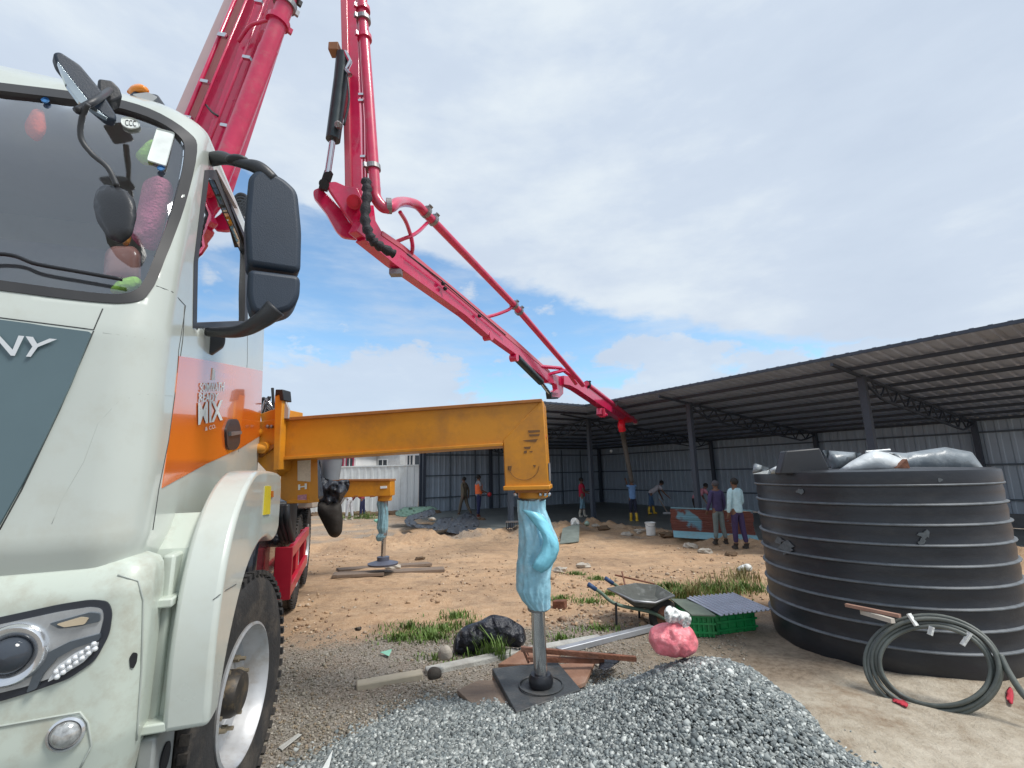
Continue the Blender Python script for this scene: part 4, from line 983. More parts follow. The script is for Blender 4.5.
clamp(P(278, 22, 4.35), pp[3] - pp[2], .10, truck, red); clamp(P(285, 4, 4.35), pp[3] - pp[2], .10, truck); clamp(P(288, -6, 4.35), pp[3] - pp[2], .10, truck, blackm)
for off_, r in ((0, .022), (14, .014), (37, .016)):
    q = MB(); q.tube([P(110 + off_ + 3, 290, 4.44), P(264 + off_ * .8, -70, 4.42)], r, 8); q.build('hydraulic_line', red, s1, smooth=True)
for px, py in ((205, 82), (223, 35), (247, 58), (225, 126), (222, 36), (259, 2), (188, 118)):
    q = MB(); q.box(P(px, py, 4.40), (.09, .04, .035), (sv, nv, da)); q.build('line_clip', chrome, s1)
q = MB(); q.tube(curve([P(238, 42, 4.44), P(250, 26, 4.38), P(262, 22, 4.34), P(278, 18, 4.32)]), .02, 8); q.build('pipe_bracket', red, s1, smooth=True)
q = MB(); q.tube(curve([P(206, 105, 4.45), P(212, 112, 4.4), P(218, 116, 4.4)]), .012, 6); q.build('cable', blackp, s1, smooth=True)
# section two comes down to the elbow joint
s2 = webbox([(340, -70), (356, -70)], [(345, 205), (362, 205)], .26, 'boom_section', red, truck, 5.5, 5.3)
webbox([(338.5, -70), (345.5, -70)], [(345, 190), (351, 190)], .30, 'boom_flange', mat('boom_lit_face', (.60, .10, .14), .34, 0, .06, 5, coat=.4), s2, 5.46, 5.26)  # light on the left face is put into this pinker red
pv = [P(358, -90, 5.1), P(363, 20, 5.1), P(369, 100, 5.1), P(375, 188, 5.1)]
q = MB(); q.tube(pv, .066, 20); q.build('concrete_pipe', redp, truck, smooth='auto')
for k_, c in enumerate(((363.5, 20), (364.5, 38), (373, 168), (363, 10))): clamp(P(*c, 5.1), pv[2] - pv[1], .07, truck, steel if k_ % 2 == 0 else redp)
for x0, x1 in ((352, 366), (355, 369)):
    q = MB(); q.tube([P(x0, -70, 5.2), P(x1 - 3, 120, 5.18), P(x1 - 2, 195, 5.18)], .014, 6); q.build('hydraulic_line', red, s2, smooth=True)
for c in ((361, 95), (363, 157), (361, 101)):
    q = MB(); q.box(P(*c, 5.15), (.06, .04, .03)); q.build('line_clip', chrome, s2)
# cylinder
q = MB(); q.tube([P(343, 55, 5.2), P(341, 80, 5.2), P(333, 140, 5.2)], [.085, .09, .088], 20); cyl = q.build('boom_cylinder', mat('cylinder_dark', (.035, .05, .055), .35, .3, .2, 8), truck, smooth='auto')
q = MB(); q.tube([P(333, 138, 5.2), P(327, 178, 5.2)], .040, 16); q.build('piston_rod', chrome, cyl, smooth='auto')
q = MB(); q.box(P(335, 50, 5.2), (.13, .14, .12)); q.build('cylinder_pivot', mat('pivot_brown', (.30, .16, .08), .6), cyl, bevel=.01)
q = MB(); q.tube([P(345, 52, 5.15), P(350, 62, 5.15), P(346, 70, 5.15), P(350, 75, 5.1)], .03, 8); q.build('valve_block', chrome, cyl)
q = MB(); q.ball(P(338.5, 125, 5.1), .05, 6, nz=.4); q.build('valve_block', steel, cyl)
q = MB(); q.tube(curve([P(347, 75, 5.1), P(349, 100, 5.1), P(344, 125, 5.1)]), .015, 6); q.build('hose', blackp, cyl, smooth=True)
q = MB(); q.tube([P(328, 176, 5.08), P(328, 176, 5.32)], .05, 14); q.tube([P(324, 184, 5.08), P(324, 184, 5.32)], .06, 14); q.bar(P(329, 172, 5.2), P(323, 190, 5.2), .06, .09); q.build('pin', blackm, truck, smooth='auto')
boxpx([(313, 190), (320, 187), (330, 197), (341, 209), (350, 223), (360, 231), (358, 239), (343, 237), (336, 230), (326, 212), (314, 197)], 5.25, .06, 'joint_lever', red, truck, .01, 3)
boxpx([(313, 190), (320, 187), (330, 197), (341, 209), (350, 223), (360, 231), (358, 239), (343, 237), (336, 230), (326, 212), (314, 197)], 5.50, .06, 'joint_lever', red, truck, .01, 3)
jp, _ = boxpx([(326, 183), (335, 181), (346, 186), (357, 187), (363, 200), (364, 226), (357, 230), (348, 217), (329, 189)], 5.12, .07, 'joint_plate', red, truck, .01, 3)
q = MB(); q.tube([P(354, 202, 5.02), P(355, 202, 5.5)], .085, 24); q.tube([P(354, 202, 4.99), P(355, 202, 5.52)], .05, 24); q.build('joint_pin', mat('pin_red', (.62, .01, .04), .3), jp, smooth='auto')
# black hose bundle at the joint
q = MB(); pts = curve([P(366, 180, 4.95), P(367, 195, 4.95), P(365, 218, 4.95), P(370, 236, 4.98), P(378, 245, 5.05), P(394, 254, 5.2)], 6)
q.tube(pts, [.055 + .012 * math.sin(i * 2.1) for i in range(len(pts))], 10); q.build('hose_bundle', mat('hose_sleeve', (.02, .02, .025), .7, 0, .3, 20, bump=.6, bscale=40), truck, smooth=True)
# section three: long arm reaching over the yard
J = P(360, 228, 5.3); K_ = P(556, 383, 12.2)
def armpt(px, py, dd=0):                # points in the vertical plane that holds the arm
    nn = (K_ - J).cross(Vector((0, 0, 1))).normalized(); return onpl(px, py, J + nn * dd, nn)
nA = (K_ - J).cross(Vector((0, 0, 1))).normalized()
if nA.dot(CAM - J) < 0: nA = -nA
def armprism(poly, w_, name, material, parent, bev=.008, shift=0):
    pts = [armpt(x, y) + nA * shift for x, y in poly]; q = MB(); q.prism(pts, -nA * w_); return q.build(name, material, parent, bevel=bev)
s3 = armprism([(362, 206), (370, 206), (372, 222), (379, 234), (398, 247), (508, 338), (546, 372), (560, 377), (556, 386), (545, 381), (512, 354), (484, 334), (462, 314), (390, 263), (362, 240), (352, 232), (356, 224)], .13, 'boom_section', red, truck, .012, .065)
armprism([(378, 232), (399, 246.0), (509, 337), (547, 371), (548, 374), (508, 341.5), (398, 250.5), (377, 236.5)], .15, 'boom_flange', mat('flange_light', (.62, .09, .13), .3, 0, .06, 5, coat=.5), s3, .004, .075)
armprism([(362, 238), (390, 261.5), (462, 312.5), (486, 333), (485, 336), (462, 316), (390, 265), (360, 241)], .15, 'boom_flange', red, s3, .004, .075)
for c in ((436, 285), (473, 317), (438, 290)):
    q = MB(); q.ball(armpt(*c) + nA * .13, .035, 6, nz=.3); q.build('line_clip', blackm, s3)
q = MB(); q.tube([armpt(400, 256) + nA * .125, armpt(440, 286) + nA * .125, armpt(500, 336) + nA * .125], .012, 6); q.build('hydraulic_line', blackp, s3)
q = MB(); q.box(armpt(396, 273), (.16, .12, .07)); q.build('rest_pad', steel, s3)
q = MB(); q.tube([armpt(514, 358) - nA * .08, armpt(514, 358) + nA * .08], .08, 16); q.build('pivot_boss', red, s3, smooth='auto'); q = MB(); q.tube([armpt(488, 336) - nA * .08, armpt(488, 336) + nA * .08], .09, 16); q.build('pivot_boss', red, s3, smooth='auto')
# its concrete pipe with the swan neck
off_ = .03
def ap(px, py, s_=.0): return armpt(px, py) + nA * s_
neck = curve([P(375, 188, 5.1), P(376, 198, 5.1), P(383, 207, 5.12), P(391, 207, 5.18), P(397, 203, 5.4), P(406, 202, 5.9), P(417, 205, 6.2), P(425, 213, 6.4), P(433, 221, 6.6)], 6)
q = MB(); q.tube(neck, [.068] * len(neck), 18); q.build('pipe_elbow', redp, truck, smooth='auto')
ps = [P(433, 221, 6.6), P(514, 305, 9.0)]; pe = P(583, 385, 12.6)
q = MB(); q.tube([ps[0], ps[1]], .066, 16); q.tube([ps[1], pe], .066, 16); q.build('concrete_pipe', redp, truck, smooth='auto')
for c, d_ in (((389, 206), 5.15), ((426, 212), 6.4), ((433, 220), 6.6), ((514, 305), 9.0), ((519, 311), 9.2)): clamp(P(*c, d_), (ps[1] - ps[0]) if c[0] > 420 else Vector((1, .3, .1)), .072, truck)
def strut(pts, r, nm='pipe_bracket'):
    q = MB(); q.tube(pts, r, 8); return q.build(nm, red, truck, smooth='auto')
mid = P(411, 236, 6.0)
strut(curve([P(400, 212, 5.6), P(406, 222, 5.8), mid]), .028); strut(curve([P(391, 244, 5.9), P(403, 239, 5.95), mid, P(419, 231, 6.2), P(427, 223, 6.5)]), .028); strut(curve([mid, P(412.5, 248, 6.1), P(410, 261, 6.3)]), .03)
strut(curve([armpt(478, 319), P(495, 315, 8.6), P(508, 310, 8.9), P(513, 306, 9)]), .035)
strut([armpt(536, 366), P(560, 368, 11.9), P(574, 378, 12.3)], .05); strut([armpt(545, 375), P(570, 369, 12.2)], .045); strut([P(566, 370, 12.1), P(576, 384, 12.5)], .05)
# small cylinder and joint to the tip section
q = MB(); q.tube([ap(516, 358, .02), ap(540, 382, .02)], .085, 14); c2 = q.build('boom_cylinder', MATS['cylinder_dark'], truck, smooth='auto')
q = MB(); q.tube([ap(540, 382, .02), ap(549, 394, .02)], .05, 12); q.build('piston_rod', chrome, c2, smooth='auto')
armprism([(546, 374), (553, 376), (561, 378), (561, 394), (557, 398), (549, 397), (550, 392), (555, 389), (554, 384), (546, 383)], .14, 'joint_lever', red, truck, .01, .07)
armprism([(548, 392), (556, 393), (556, 399), (549, 399)], .14, 'lever_end', blackm, truck, .01, .07)
K2 = P(563, 380, 12.6); K3 = P(627, 421, 17.6)
nB = (K3 - K2).cross(Vector((0, 0, 1))).normalized(); nB = nB if nB.dot(CAM - K2) > 0 else -nB
def bp_(x, y, s_=0): return onpl(x, y, K2, nB) + nB * s_
q = MB(); q.prism([bp_(*c, .12) for c in ((560, 376), (568, 377), (578, 382), (622, 413.5), (626, 420), (619, 420), (574, 390), (566, 386), (560, 385))], -nB * .24); s4 = q.build('boom_section', red, truck, bevel=.01)
q = MB(); q.tube([bp_(583, 384, .1), bp_(633, 422, .1)], .085, 14); q.build('concrete_pipe', redp, truck, smooth='auto')
clamp(bp_(584, 385, .1), K3 - K2, .10, truck, blackm); clamp(bp_(611, 404, .1), K3 - K2, .10, truck); clamp(bp_(633, 422, .1), K3 - K2, .1, truck)
q = MB(); q.tube(curve([bp_(630, 419, .05), bp_(622, 420.5, .05), bp_(620, 425, .05), bp_(621, 431, .05)]), .13, 14); q.build('pipe_elbow', mat('elbow_bright_red', (.75, .01, .03), .35), truck, smooth='auto')
q = MB(); q.tube([bp_(600, 409), bp_(600, 415)], .12, 12); q.tube([bp_(599, 409) + nB * .15, bp_(600, 416) + nB * .15], .05, 8); q.ball(bp_(603, 415), .12, 8, (1.3, 1, .7), .3); q.build('hose_winch', red, s4)
hs = curve([bp_(621, 430, .05), P(624, 441, 17.6), P(628, 462, 17.8), P(632, 482, 18.0)])
q = MB(); q.tube(hs, [.10 - .02 * i / len(hs) for i in range(len(hs))], 12); q.build('delivery_hose', mat('hose_rubber_grey', (.11, .10, .09), .8, 0, .2, 10), truck, smooth=True)

# ---- front outrigger
B0 = P(285, 419, 3.45); B1 = P(543, 400, 3.20)
nO = (Vector((B1.x, B1.y, 0)) - Vector((B0.x, B0.y, 0))).cross(UPV).normalized(); nO = nO if nO.dot(CAM - B0) > 0 else -nO
def bpt(x, y, s_=0): q_ = onpl(x, y, Vector((B0.x, B0.y, 0)), nO); return q_ + nO * s_
def bpr(poly, w_, name, material, parent, bev=.006, shift=0):
    q = MB(); q.prism([bpt(x, y, shift) for x, y in poly], -nO * w_); return q.build(name, material, parent, bevel=bev), q
beam, bq = bpr([(283, 419.5), (541, 400.5), (541, 442), (284, 458)], .26, 'outrigger_beam', yellow, truck, .008)
bpr([(283, 418), (542, 399), (542, 402.2), (283, 421.2)], .30, 'beam_flange', yelld, beam, .003, .02)
bpr([(284, 457), (503, 443), (503, 446), (284, 460)], .30, 'beam_flange', yellow, beam, .003, .02)
head, hq = bpr([(503, 440), (541, 400.5), (543.5, 401), (549, 489), (505, 489)], .27, 'outrigger_head', yellow, beam, .008, .006)
bpr([(503.5, 486), (550, 485), (550.5, 489.5), (504, 490.5)], .33, 'head_flange', yellow, beam, .006, .03)
bpr([(514, 489.5), (549, 488.5), (548, 492.5), (516, 493)], .25, 'head_flange', yelld, beam, .003, -.005)
bsf = Surf(hq)
q = MB(); arc = [bpt(524 + 15 * math.cos(a), 466 + 14 * math.sin(a), .009) for a in [math.pi * i / 14 for i in range(15)]]; q.tube(arc, .0016, 5); q.build('scribed_arc', mat('grease_mark', (.16, .08, .03), .7), head)
for poly in ([(528, 430.5), (540, 430), (540, 432), (529, 433)], [(529, 434.5), (540, 434), (539, 436), (530, 436.5)], [(523, 440.5), (538, 439), (536, 442), (526, 441.5)], [(524, 447), (531, 446.5), (530, 449), (525, 449)], [(524, 451), (527, 450.5), (527, 453), (524, 453.5)], [(529, 451.5), (533, 451), (532, 452.5)], [(508, 466), (512, 466), (511, 471), (508, 470)], [(533, 465), (536, 465), (535, 468)]):
    q = MB(); q.prism([bpt(x, y, .0085) for x, y in poly], -nO * .003); q.build('grease_mark', MATS['grease_mark'], head)
e1 = bpt(545, 435, -.05); q = MB(); q.lathe([(.016, 0), (.016, .008), (.001, .009)], bpt(543.5, 437, -.02) + Vector((.01, 0, 0)), Vector((1, 0, 0)), 12); q.build('red_reflector', crimson, head)
q = MB(); q.box(bpt(549, 472, -.06) , (.012, .05, .12)); q.build('name_plate', steel, head)
for x in (515, 518, 540, 545, 549):
    q = MB(); q.ball(bpt(x, 494.5, -.03 if x != 518 else -.2), .013, 6); q.build('bolt', chrome, head)
JT = bpt(531, 492, -.14); JB = Vector((JT.x, JT.y, 0)); fp = Z(541, 684, .11)
JB = Vector((fp.x, fp.y, .12))
q = MB(); q.lathe([(.105, 0), (.105, -.04), (.09, -.05)], JT + Vector((0, 0, .0)), UPV, 28); q.build('jack_collar', yellow, head, smooth='auto')
q = MB(); q.tube([JT, JT.lerp(JB, .62)], .072, 24); q.build('jack_cylinder', steel, beam, smooth='auto')
q = MB(); q.tube([JT.lerp(JB, .5), JB + Vector((0, 0, .02))], .048, 24); q.build('jack_rod', chrome, beam, smooth='auto')
q = MB(); q.lathe([(.078, 0), (.085, .02), (.085, .05), (.07, .075), (.001, .075)], JB - Vector((0, 0, .02)), UPV, 28); q.build('jack_foot', mat('foot_black', (.015, .017, .022), .35), beam, smooth='auto')
# bracket at the truck
rt, _ = bpr([(259, 422), (285, 418), (284, 458), (283, 470), (273, 477), (257, 460)], .35, 'outrigger_bracket', yellow, truck, .008, .02)
bpr([(280.5, 396), (287.5, 391), (288.5, 395), (284.5, 470), (279, 471)], .07, 'bracket_post', yellow, rt, .006, .07)
bpr([(281.5, 391), (289, 391), (290, 402), (286, 402), (285, 396), (281, 398)], .10, 'post_cap', blackm, rt, .006, .075)
bpr([(288, 400), (292, 410), (291, 419), (286, 419)], .02, 'side_plate', mat('plate_grey', (.45, .45, .46), .5, .3), rt, .002, .04)
bpr([(262, 452), (279, 443), (280, 446), (263, 458)], .03, 'gusset', yelld, rt, .003, .04)
for x, y in ((270.5, 427), (274.5, 427)):
    q = MB(); q.ball(bpt(x, y, .035), .014, 6); q.build('bolt', steel, rt)
q = MB(); q.tube([bpt(260, 433, .05), bpt(262, 433, -.2)], .035, 16); q.tube([bpt(258, 449, .08), bpt(270, 449, .04)], .035, 16); q.tube([bpt(268, 448, .07), bpt(268, 448, -.1)], .042, 16); q.build('pivot_pin', yellow, rt, smooth='auto')
bpr([(261, 414), (272, 410), (281, 408), (281, 420), (262, 422)], .3, 'bracket_top', yellow, rt, .006, .01)
for s_ in range(7):
    rs = random.Random(s_); q = MB(); q.tube(curve([P(262 + rs.uniform(-2, 3), 416, 3.8), P(264 + rs.uniform(-3, 6), 402 + rs.uniform(-6, 4), 3.8), P(268 + rs.uniform(-3, 6), 408 + rs.uniform(-8, 4), 3.8), P(276 + rs.uniform(-3, 3), 414, 3.8)]), .014, 6); q.build('hose', blackp if s_ % 3 else chrome, truck, smooth=True)
q = MB(); q.tube([P(272.5, 388, 3.8), P(274, 415, 3.8)], .012, 6); q.tube([P(267, 403, 3.8), P(283, 404, 3.8)], .006, 6); q.build('antenna', blackm, truck)
# lower yellow box with its stickers
lb, _ = bpr([(272, 460), (301.5, 458), (302, 502), (279, 503), (272, 500)], .12, 'pivot_box', yellow, truck, .006, -.10)
bpr([(279, 501), (302, 500.5), (302, 504), (279, 504.5)], .14, 'box_flange', yellow, lb, .004, -.09)
bpr([(290, 460.5), (303.5, 459.5), (303, 482), (290, 481)], .004, 'notice_sticker', mat('sticker_cream', (.58, .52, .42), .6, 0, .12, 60), lb, 0, -.094)
bpr([(290, 496), (299, 495), (299, 501), (290, 501.5)], .004, 'warning_sticker', mat('sticker_mauve', (.45, .22, .28), .6, 0, .3, 80), lb, 0, -.094)
lettering(None, 'H', [(290.5, 490.5), (299.5, 489.5), (299.5, 483.5), (290.5, 485)], MATS['paper_white'], lb, 'mark_letter', .03, 0, pt=lambda x, y: bpt(x, y, -.094))
for i in range(3):
    q = MB(); q.tube(curve([P(278 + i * 4, 505, 3.9), P(277 + i * 5, 520, 3.9), P(284 + i * 4, 540, 4.1)]), .03, 8); q.build('hose', blackp, truck, smooth=True)
# ---- rear outrigger
R0_ = P(330, 481, 8.0); nR = Vector((0, -1, 0))
def rpt(x, y, s_=0): return onpl(x, y, Vector((0, 8.0, 0)), nR) + nR * s_
def rpr(poly, w_, name, material, parent, bev=.006, shift=0):
    q = MB(); q.prism([rpt(x, y, shift) for x, y in poly], -nR * w_); return q.build(name, material, parent, bevel=bev)
rbm = rpr([(300, 480.5), (390.5, 480), (390.5, 496), (300, 499)], .30, 'outrigger_beam', yellow, truck, .01)
rpr([(300, 479.5), (391, 479), (391, 481), (300, 481.5)], .36, 'beam_flange', yelld, rbm, .004, .03)
rpr([(380.5, 486.2), (387, 485.8), (387, 488.2), (380.5, 488.6)], .01, 'beam_slot', MATS['paper_white'], rbm, 0, .012)
for x in (354, 370): rpr([(x, 495.5), (x + 4, 495.3), (x + 4, 497), (x, 497.5)], .1, 'stop_block', yelld, rbm, .003, .01)
jt = rpt(382.5, 496, -.15); jb = Vector((jt.x, jt.y, .12))
q = MB(); q.lathe([(.12, 0), (.12, -.08), (.10, -.09)], jt, UPV, 20); q.build('jack_collar', yellow, rbm, smooth='auto')
q = MB(); q.tube([jt, jt.lerp(jb, .6)], .055, 16); q.build('jack_cylinder', steel, rbm, smooth='auto')
q = MB(); q.tube([jt.lerp(jb, .4), jb], .04, 16); q.build('jack_rod', chrome, rbm, smooth='auto')
q = MB(); q.lathe([(.24, 0), (.25, .03), (.14, .06), (.10, .07), (.10, .13), (.001, .13)], jb - Vector((0, 0, .04)), UPV, 28); q.build('jack_foot', mat('foot_blue_grey', (.10, .11, .15), .5, .2), rbm, smooth='auto')
# clutter on the truck deck between the outriggers
q = MB(); q.prism([P(300, 458, 4.6), P(312, 455, 4.6), P(318, 500, 4.6), P(302, 505, 4.6)], Vector((-.1, .4, 0))); q.build('deck_cover', tarp, truck, bevel=.03)
for i in range(4):
    q = MB(); q.box(P(307, 464 + 9.5 * i, 4.4), (.07, .08, .06)); q.build('deck_block', woodr, truck, bevel=.005)
q = MB(); q.box(P(308, 504, 4.5), (.14, .12, .07)); q.build('deck_fitting', mat('sandy_grey', (.4, .34, .28), .7), truck, bevel=.01)
q = MB(); q.tube(curve([P(304, 470, 4.3), P(307, 485, 4.3), P(310, 500, 4.3)]), .025, 8); q.build('hose', MATS['pale_trim'], truck, smooth=True)
q = MB(); q.lathe([(.12, -.0), (.15, .30), (.165, .31), (.165, .34), (.001, .34)], P(330.5, 480, 6.8) , UPV, 28); tag(q.build('drum', mat('drum_grey', (.20, .22, .24), .6, 0, .1, 5), None, smooth='auto'), 'grey open plastic drum standing on the truck deck behind the rear outrigger', 'drum')
# PART4
# ================================================================== THINGS IN AND ON THE TRUCK
cabpl = lambda u: (lambda x, y: onpl(x, y, T(u, 0, 2), Uv))
def single(o, label, cat, group=None): return tag(o, label, cat, group)
single(pillow([(24, 124), (33, 108), (44, 110), (47, 130), (42, 140), (36, 142), (26, 134)], cabpl(-.50), .035, 'plush_toy', mat('plush_coral', (.85, .14, .07), .9, bump=.4, bscale=60), step=4, wr=.004), 'coral red plush toy hanging inside the windscreen', 'toy')
single(pillow([(134, 155), (146, 142), (153, 138), (158, 150), (154, 166), (142, 165)], cabpl(-.47), .03, 'plush_toy', mat('plush_green', (.45, .80, .12), .9, bump=.4, bscale=60), step=4, wr=.004), 'lime green plush toy behind the white paper sticker on the windscreen', 'toy')
single(pillow([(143, 182), (150, 177), (160, 176), (170, 181), (174, 190), (170, 215), (162, 238), (155, 252), (140, 247), (131, 238), (136, 215)], cabpl(-.44), .05, 'plush_duster', mat('plush_pink', (.85, .22, .36), .95, 0, .15, 40, bump=.9, bscale=90), step=4, nz=.3, nsc=20, wr=.008), 'long fluffy pink duster leaning inside the windscreen', 'duster')
bt = thing('spray_bottle', 'clear pinkish bottle with orange cap on the dashboard', 'bottle', onpl(120, 280, T(-.5, 0, 0), Uv))
pillow([(105, 252), (112, 246), (134, 246), (141, 254), (141, 282), (103, 278)], cabpl(-.50), .03, 'bottle_body', mat('bottle_tint', (.50, .26, .22), .2), bt, step=4, nz=0, wr=0)
pillow([(121, 232), (127, 229), (132, 232), (131, 240), (129, 246), (123, 246), (122, 240)], cabpl(-.50), .015, 'bottle_cap', mat('cap_orange', (.75, .30, .04), .4), bt, step=3, nz=0, wr=0)
single(pillow([(109, 290), (118, 280), (128, 277), (137, 276), (143, 282), (140, 290), (126, 294), (114, 295)], cabpl(-.66), .025, 'plush_toy', MATS['plush_green'], step=4, wr=.004), 'round lime green plush toy lying at the foot of the windscreen', 'toy')

fl_ = [(500, 518, 546), (510, 518, 546), (520, 519, 549), (530, 519, 553), (540, 520, 557), (550, 519, 558), (560, 518, 554), (570, 517, 551), (580, 516.5, 550), (590, 517, 550), (600, 522, 550), (609, 530, 550)]
def wrapmesh(rows, d, name, material, fold=.10, seed=0, nseg=80, flat=.8):
    q = MB(); k = 0; R = []
    n_r = (len(rows) - 1) * 8
    for i in range(n_r + 1):
        t_ = i / 8; a = rows[min(len(rows) - 1, int(t_))]; b_ = rows[min(len(rows) - 1, int(t_) + 1)]; f_ = t_ - int(t_)
        y = a[0] + (b_[0] - a[0]) * f_; l = a[1] + (b_[1] - a[1]) * f_; r = a[2] + (b_[2] - a[2]) * f_
        pl = P(l, y, d); pr = P(r, y, d); c = (pl + pr) / 2; rad = (pr - pl).length / 2
        for j in range(nseg):
            th = 2 * math.pi * j / nseg
            v = Vector((math.cos(th), math.sin(th), 0)); wr_ = noise.noise(Vector((math.cos(th) * 2.2 + seed, math.sin(th) * 2.2, y * .045))) * 1.1 + .9 - 2.6 * abs(noise.noise(Vector((math.cos(th) * 2.4 + y * .03, math.sin(th) * 2.4 + seed, y * .022)))) - 1.2 * abs(noise.noise(Vector((math.cos(th) * 5 - y * .05, math.sin(th) * 5 + seed, y * .035))))
            rr = rad * (1 + fold * wr_ * (abs(math.sin(th)) * .8 + .35))
            q.v.append(c + Vector((v.x * rr, v.y * rr * flat, 0)) + Vector((0, 0, .006 * wr_)))
    for i in range(n_r):
        for j in range(nseg): q.f.append((i * nseg + j, i * nseg + (j + 1) % nseg, (i + 1) * nseg + (j + 1) % nseg, (i + 1) * nseg + j))
    o = q.build(name, material, smooth=True); s_ = o.modifiers.new('s', 'SOLIDIFY'); s_.thickness = .004; return o
JD = (JT.y + JB.y) / 2
wr1 = tag(wrapmesh(fl_, JT.y, 'plastic_wrap', bluefilm, .15), 'light blue plastic film wrapped round the near outrigger jack', 'plastic film', 'plastic films wrapped round the jacks')
# loose flap of the film
fp_ = MB()
rows_ = [((522, 509), (543, 514)), ((528, 516), (549, 524)), ((534, 523), (553, 534)), ((540, 532), (558, 543)), ((544, 541), (558.5, 550)), ((541, 551), (555, 560)), ((536, 560), (549, 568)), ((532, 567), (541, 573))]
for a, c in rows_:
    for i in range(7):
        f_ = i / 6; fp_.v.append(P(a[0] + (c[0] - a[0]) * f_, a[1] + (c[1] - a[1]) * f_ + 1.5 * noise.noise(Vector((a[1] * .2, f_ * 2, 0))), JT.y - .13 - .03 * math.sin(f_ * 3.1) + .02 * f_ + .03 * noise.noise(Vector((a[1] * .12, f_ * 3, 1)))))
for i in range(len(rows_) - 1):
    for j in range(6): fp_.f.append((i * 7 + j, i * 7 + j + 1, (i + 1) * 7 + j + 1, (i + 1) * 7 + j))
fo_ = fp_.build('film_flap', mat('film_bright', (.24, .66, .82), .34, 0, .06, 9, bump=.25, bscale=18, spec=.6), wr1, smooth=True); s_ = fo_.modifiers.new('s', 'SOLIDIFY'); s_.thickness = .006
gl_ = [(499, 378, 386), (504, 377, 387.5), (512, 378.5, 388), (520, 378, 388), (528, 377, 387.5), (533, 379, 387), (537, 376, 386), (541, 377, 383)]
tag(wrapmesh(gl_, 8.15, 'plastic_wrap', greyfilm, .14, 5), 'dull grey blue film bunched round the far outrigger jack', 'plastic film', 'plastic films wrapped round the jacks')
# tarp and hanging rubber over the rear outrigger
single(pillow([(312, 462), (320, 460), (323, 478), (335, 481), (350, 479), (349, 490), (344, 496), (340, 505), (328, 507), (318, 503), (312, 490)], dplane(6.6), .16, 'draped_tarp', tarp, step=1.6, nz=.5, nsc=4, wr=.12), 'dark blue grey tarp draped over the root of the rear outrigger', 'tarp')
single(pillow([(318, 500), (328, 504), (341, 502), (343, 520), (342, 533), (337, 538), (330, 537), (324, 526), (317, 512)], dplane(6.5), .13, 'hanging_rubber_sheet', mat('brown_black_rubber', (.022, .018, .014), .75, 0, .2, 8, bump=.2, bscale=30), step=4, nz=.1, wr=.01), 'black rubber sheet hanging like a bag below the dark tarp', 'rubber sheet')
cov = pillow([(268, 533), (283, 528), (291, 531), (290, 545), (270, 548)], dplane(4.2), .08, 'hose_cover', bagm, truck, step=4)

# ================================================================== JACK PADS, BOARDS
def gz(px, py, z=0.0): return Z(px, py, z)
pad = thing('jack_pad', 'square dark pad with worn brown edge under the near outrigger foot', 'pad', gz(541, 690, .02))
pt_ = [gz(492, 668, .105), gz(557, 661, .105), gz(581, 689, .105), gz(516, 712, .09)]
q = MB(); q.prism(pt_, Vector((0, 0, -.05))); q.build('pad_plate', padm, pad, bevel=.006)
q = MB(); q.prism([p + Vector((0, 0, -.052)) for p in pt_], Vector((0, 0, -.03))); q.build('pad_underside', woodr, pad, bevel=.004)
q = MB(); q.tube([Vector((JB.x + .15 * math.cos(a), JB.y + .15 * math.sin(a), .106)) for a in [i * math.pi / 20 for i in range(40)]], .006, 6, closed=True); q.build('pad_ring', padm, pad)
def board(name, px4, th, material, label, cat, z=.03, group=None, bev=.004):
    q = MB(); ps_ = [gz(x, y, z_) for (x, y, z_) in px4]; q.prism(ps_, Vector((0, 0, -th))); return tag(q.build(name, material, bevel=bev), label, cat, group)
board('wooden_board', [(457, 690, .05), (478, 680, .06), (500, 680, .06), (516, 712, .06), (492, 709, .05), (470, 702, .05)], .025, wood, 'short broken plank poking out left of the near jack pad', 'board', group='boards under the near jack pad')
board('wooden_board', [(558, 664, .07), (595, 661, .08), (585, 682, .07), (570, 688, .07)], .03, woodr, 'reddish brown board lying behind the near jack pad', 'board', group='boards under the near jack pad')
board('wooden_board', [(520, 650, .06), (560, 652, .06), (556, 664, .06), (498, 664, .06)], .03, woodr, 'brown board under the rusty bars behind the jack rod', 'board', group='boards under the near jack pad')
fr_ = thing('rusty_angle_bars', 'rusty steel angle frame lying across the gravel behind the jack pad', 'frame', gz(560, 662, .1))
for a, b_ in (((521, 647, .22), (636, 657, .17)), ((527, 657, .16), (604, 659, .14)), ((523, 646, .22), (529, 660, .14))):
    q = MB(); p_, q_ = gz(*a), gz(*b_); q.bar(p_, q_, .03, .008); q.bar(p_ + Vector((0, -.013, -.014)), q_ + Vector((0, -.013, -.014)), .008, .03); q.build('angle_bar', rust, fr_)
tag(pillow([(597, 656), (610, 652), (626, 657), (616, 664), (606, 672), (598, 668), (600, 662)], lambda x, y: gz(x, y, .12), .03, 'rubber_strap', bagm, step=3, wr=.01), 'black rubber strap caught under the rusty frame ends', 'strap')
# boards under rear jack
for i, (a, b_, wd, lab) in enumerate((((333, 577), (444, 571), .26, 'long grey plank under the rear jack foot'), ((337, 573), (430, 566), .22, 'second grey plank behind the one under the rear jack foot'), ((336, 580), (384, 577), .14, 'dark short plank in front under the rear jack foot'))):
    q = MB(); p_, q_ = G(*a), G(*b_); q.bar(p_ + Vector((0, .02 * i, .03 + .012 * i)), q_ + Vector((0, 0, .03 + .012 * i)), wd, .05); tag(q.build('plank', wood, bevel=.006), lab, 'plank', 'planks under the rear jack')
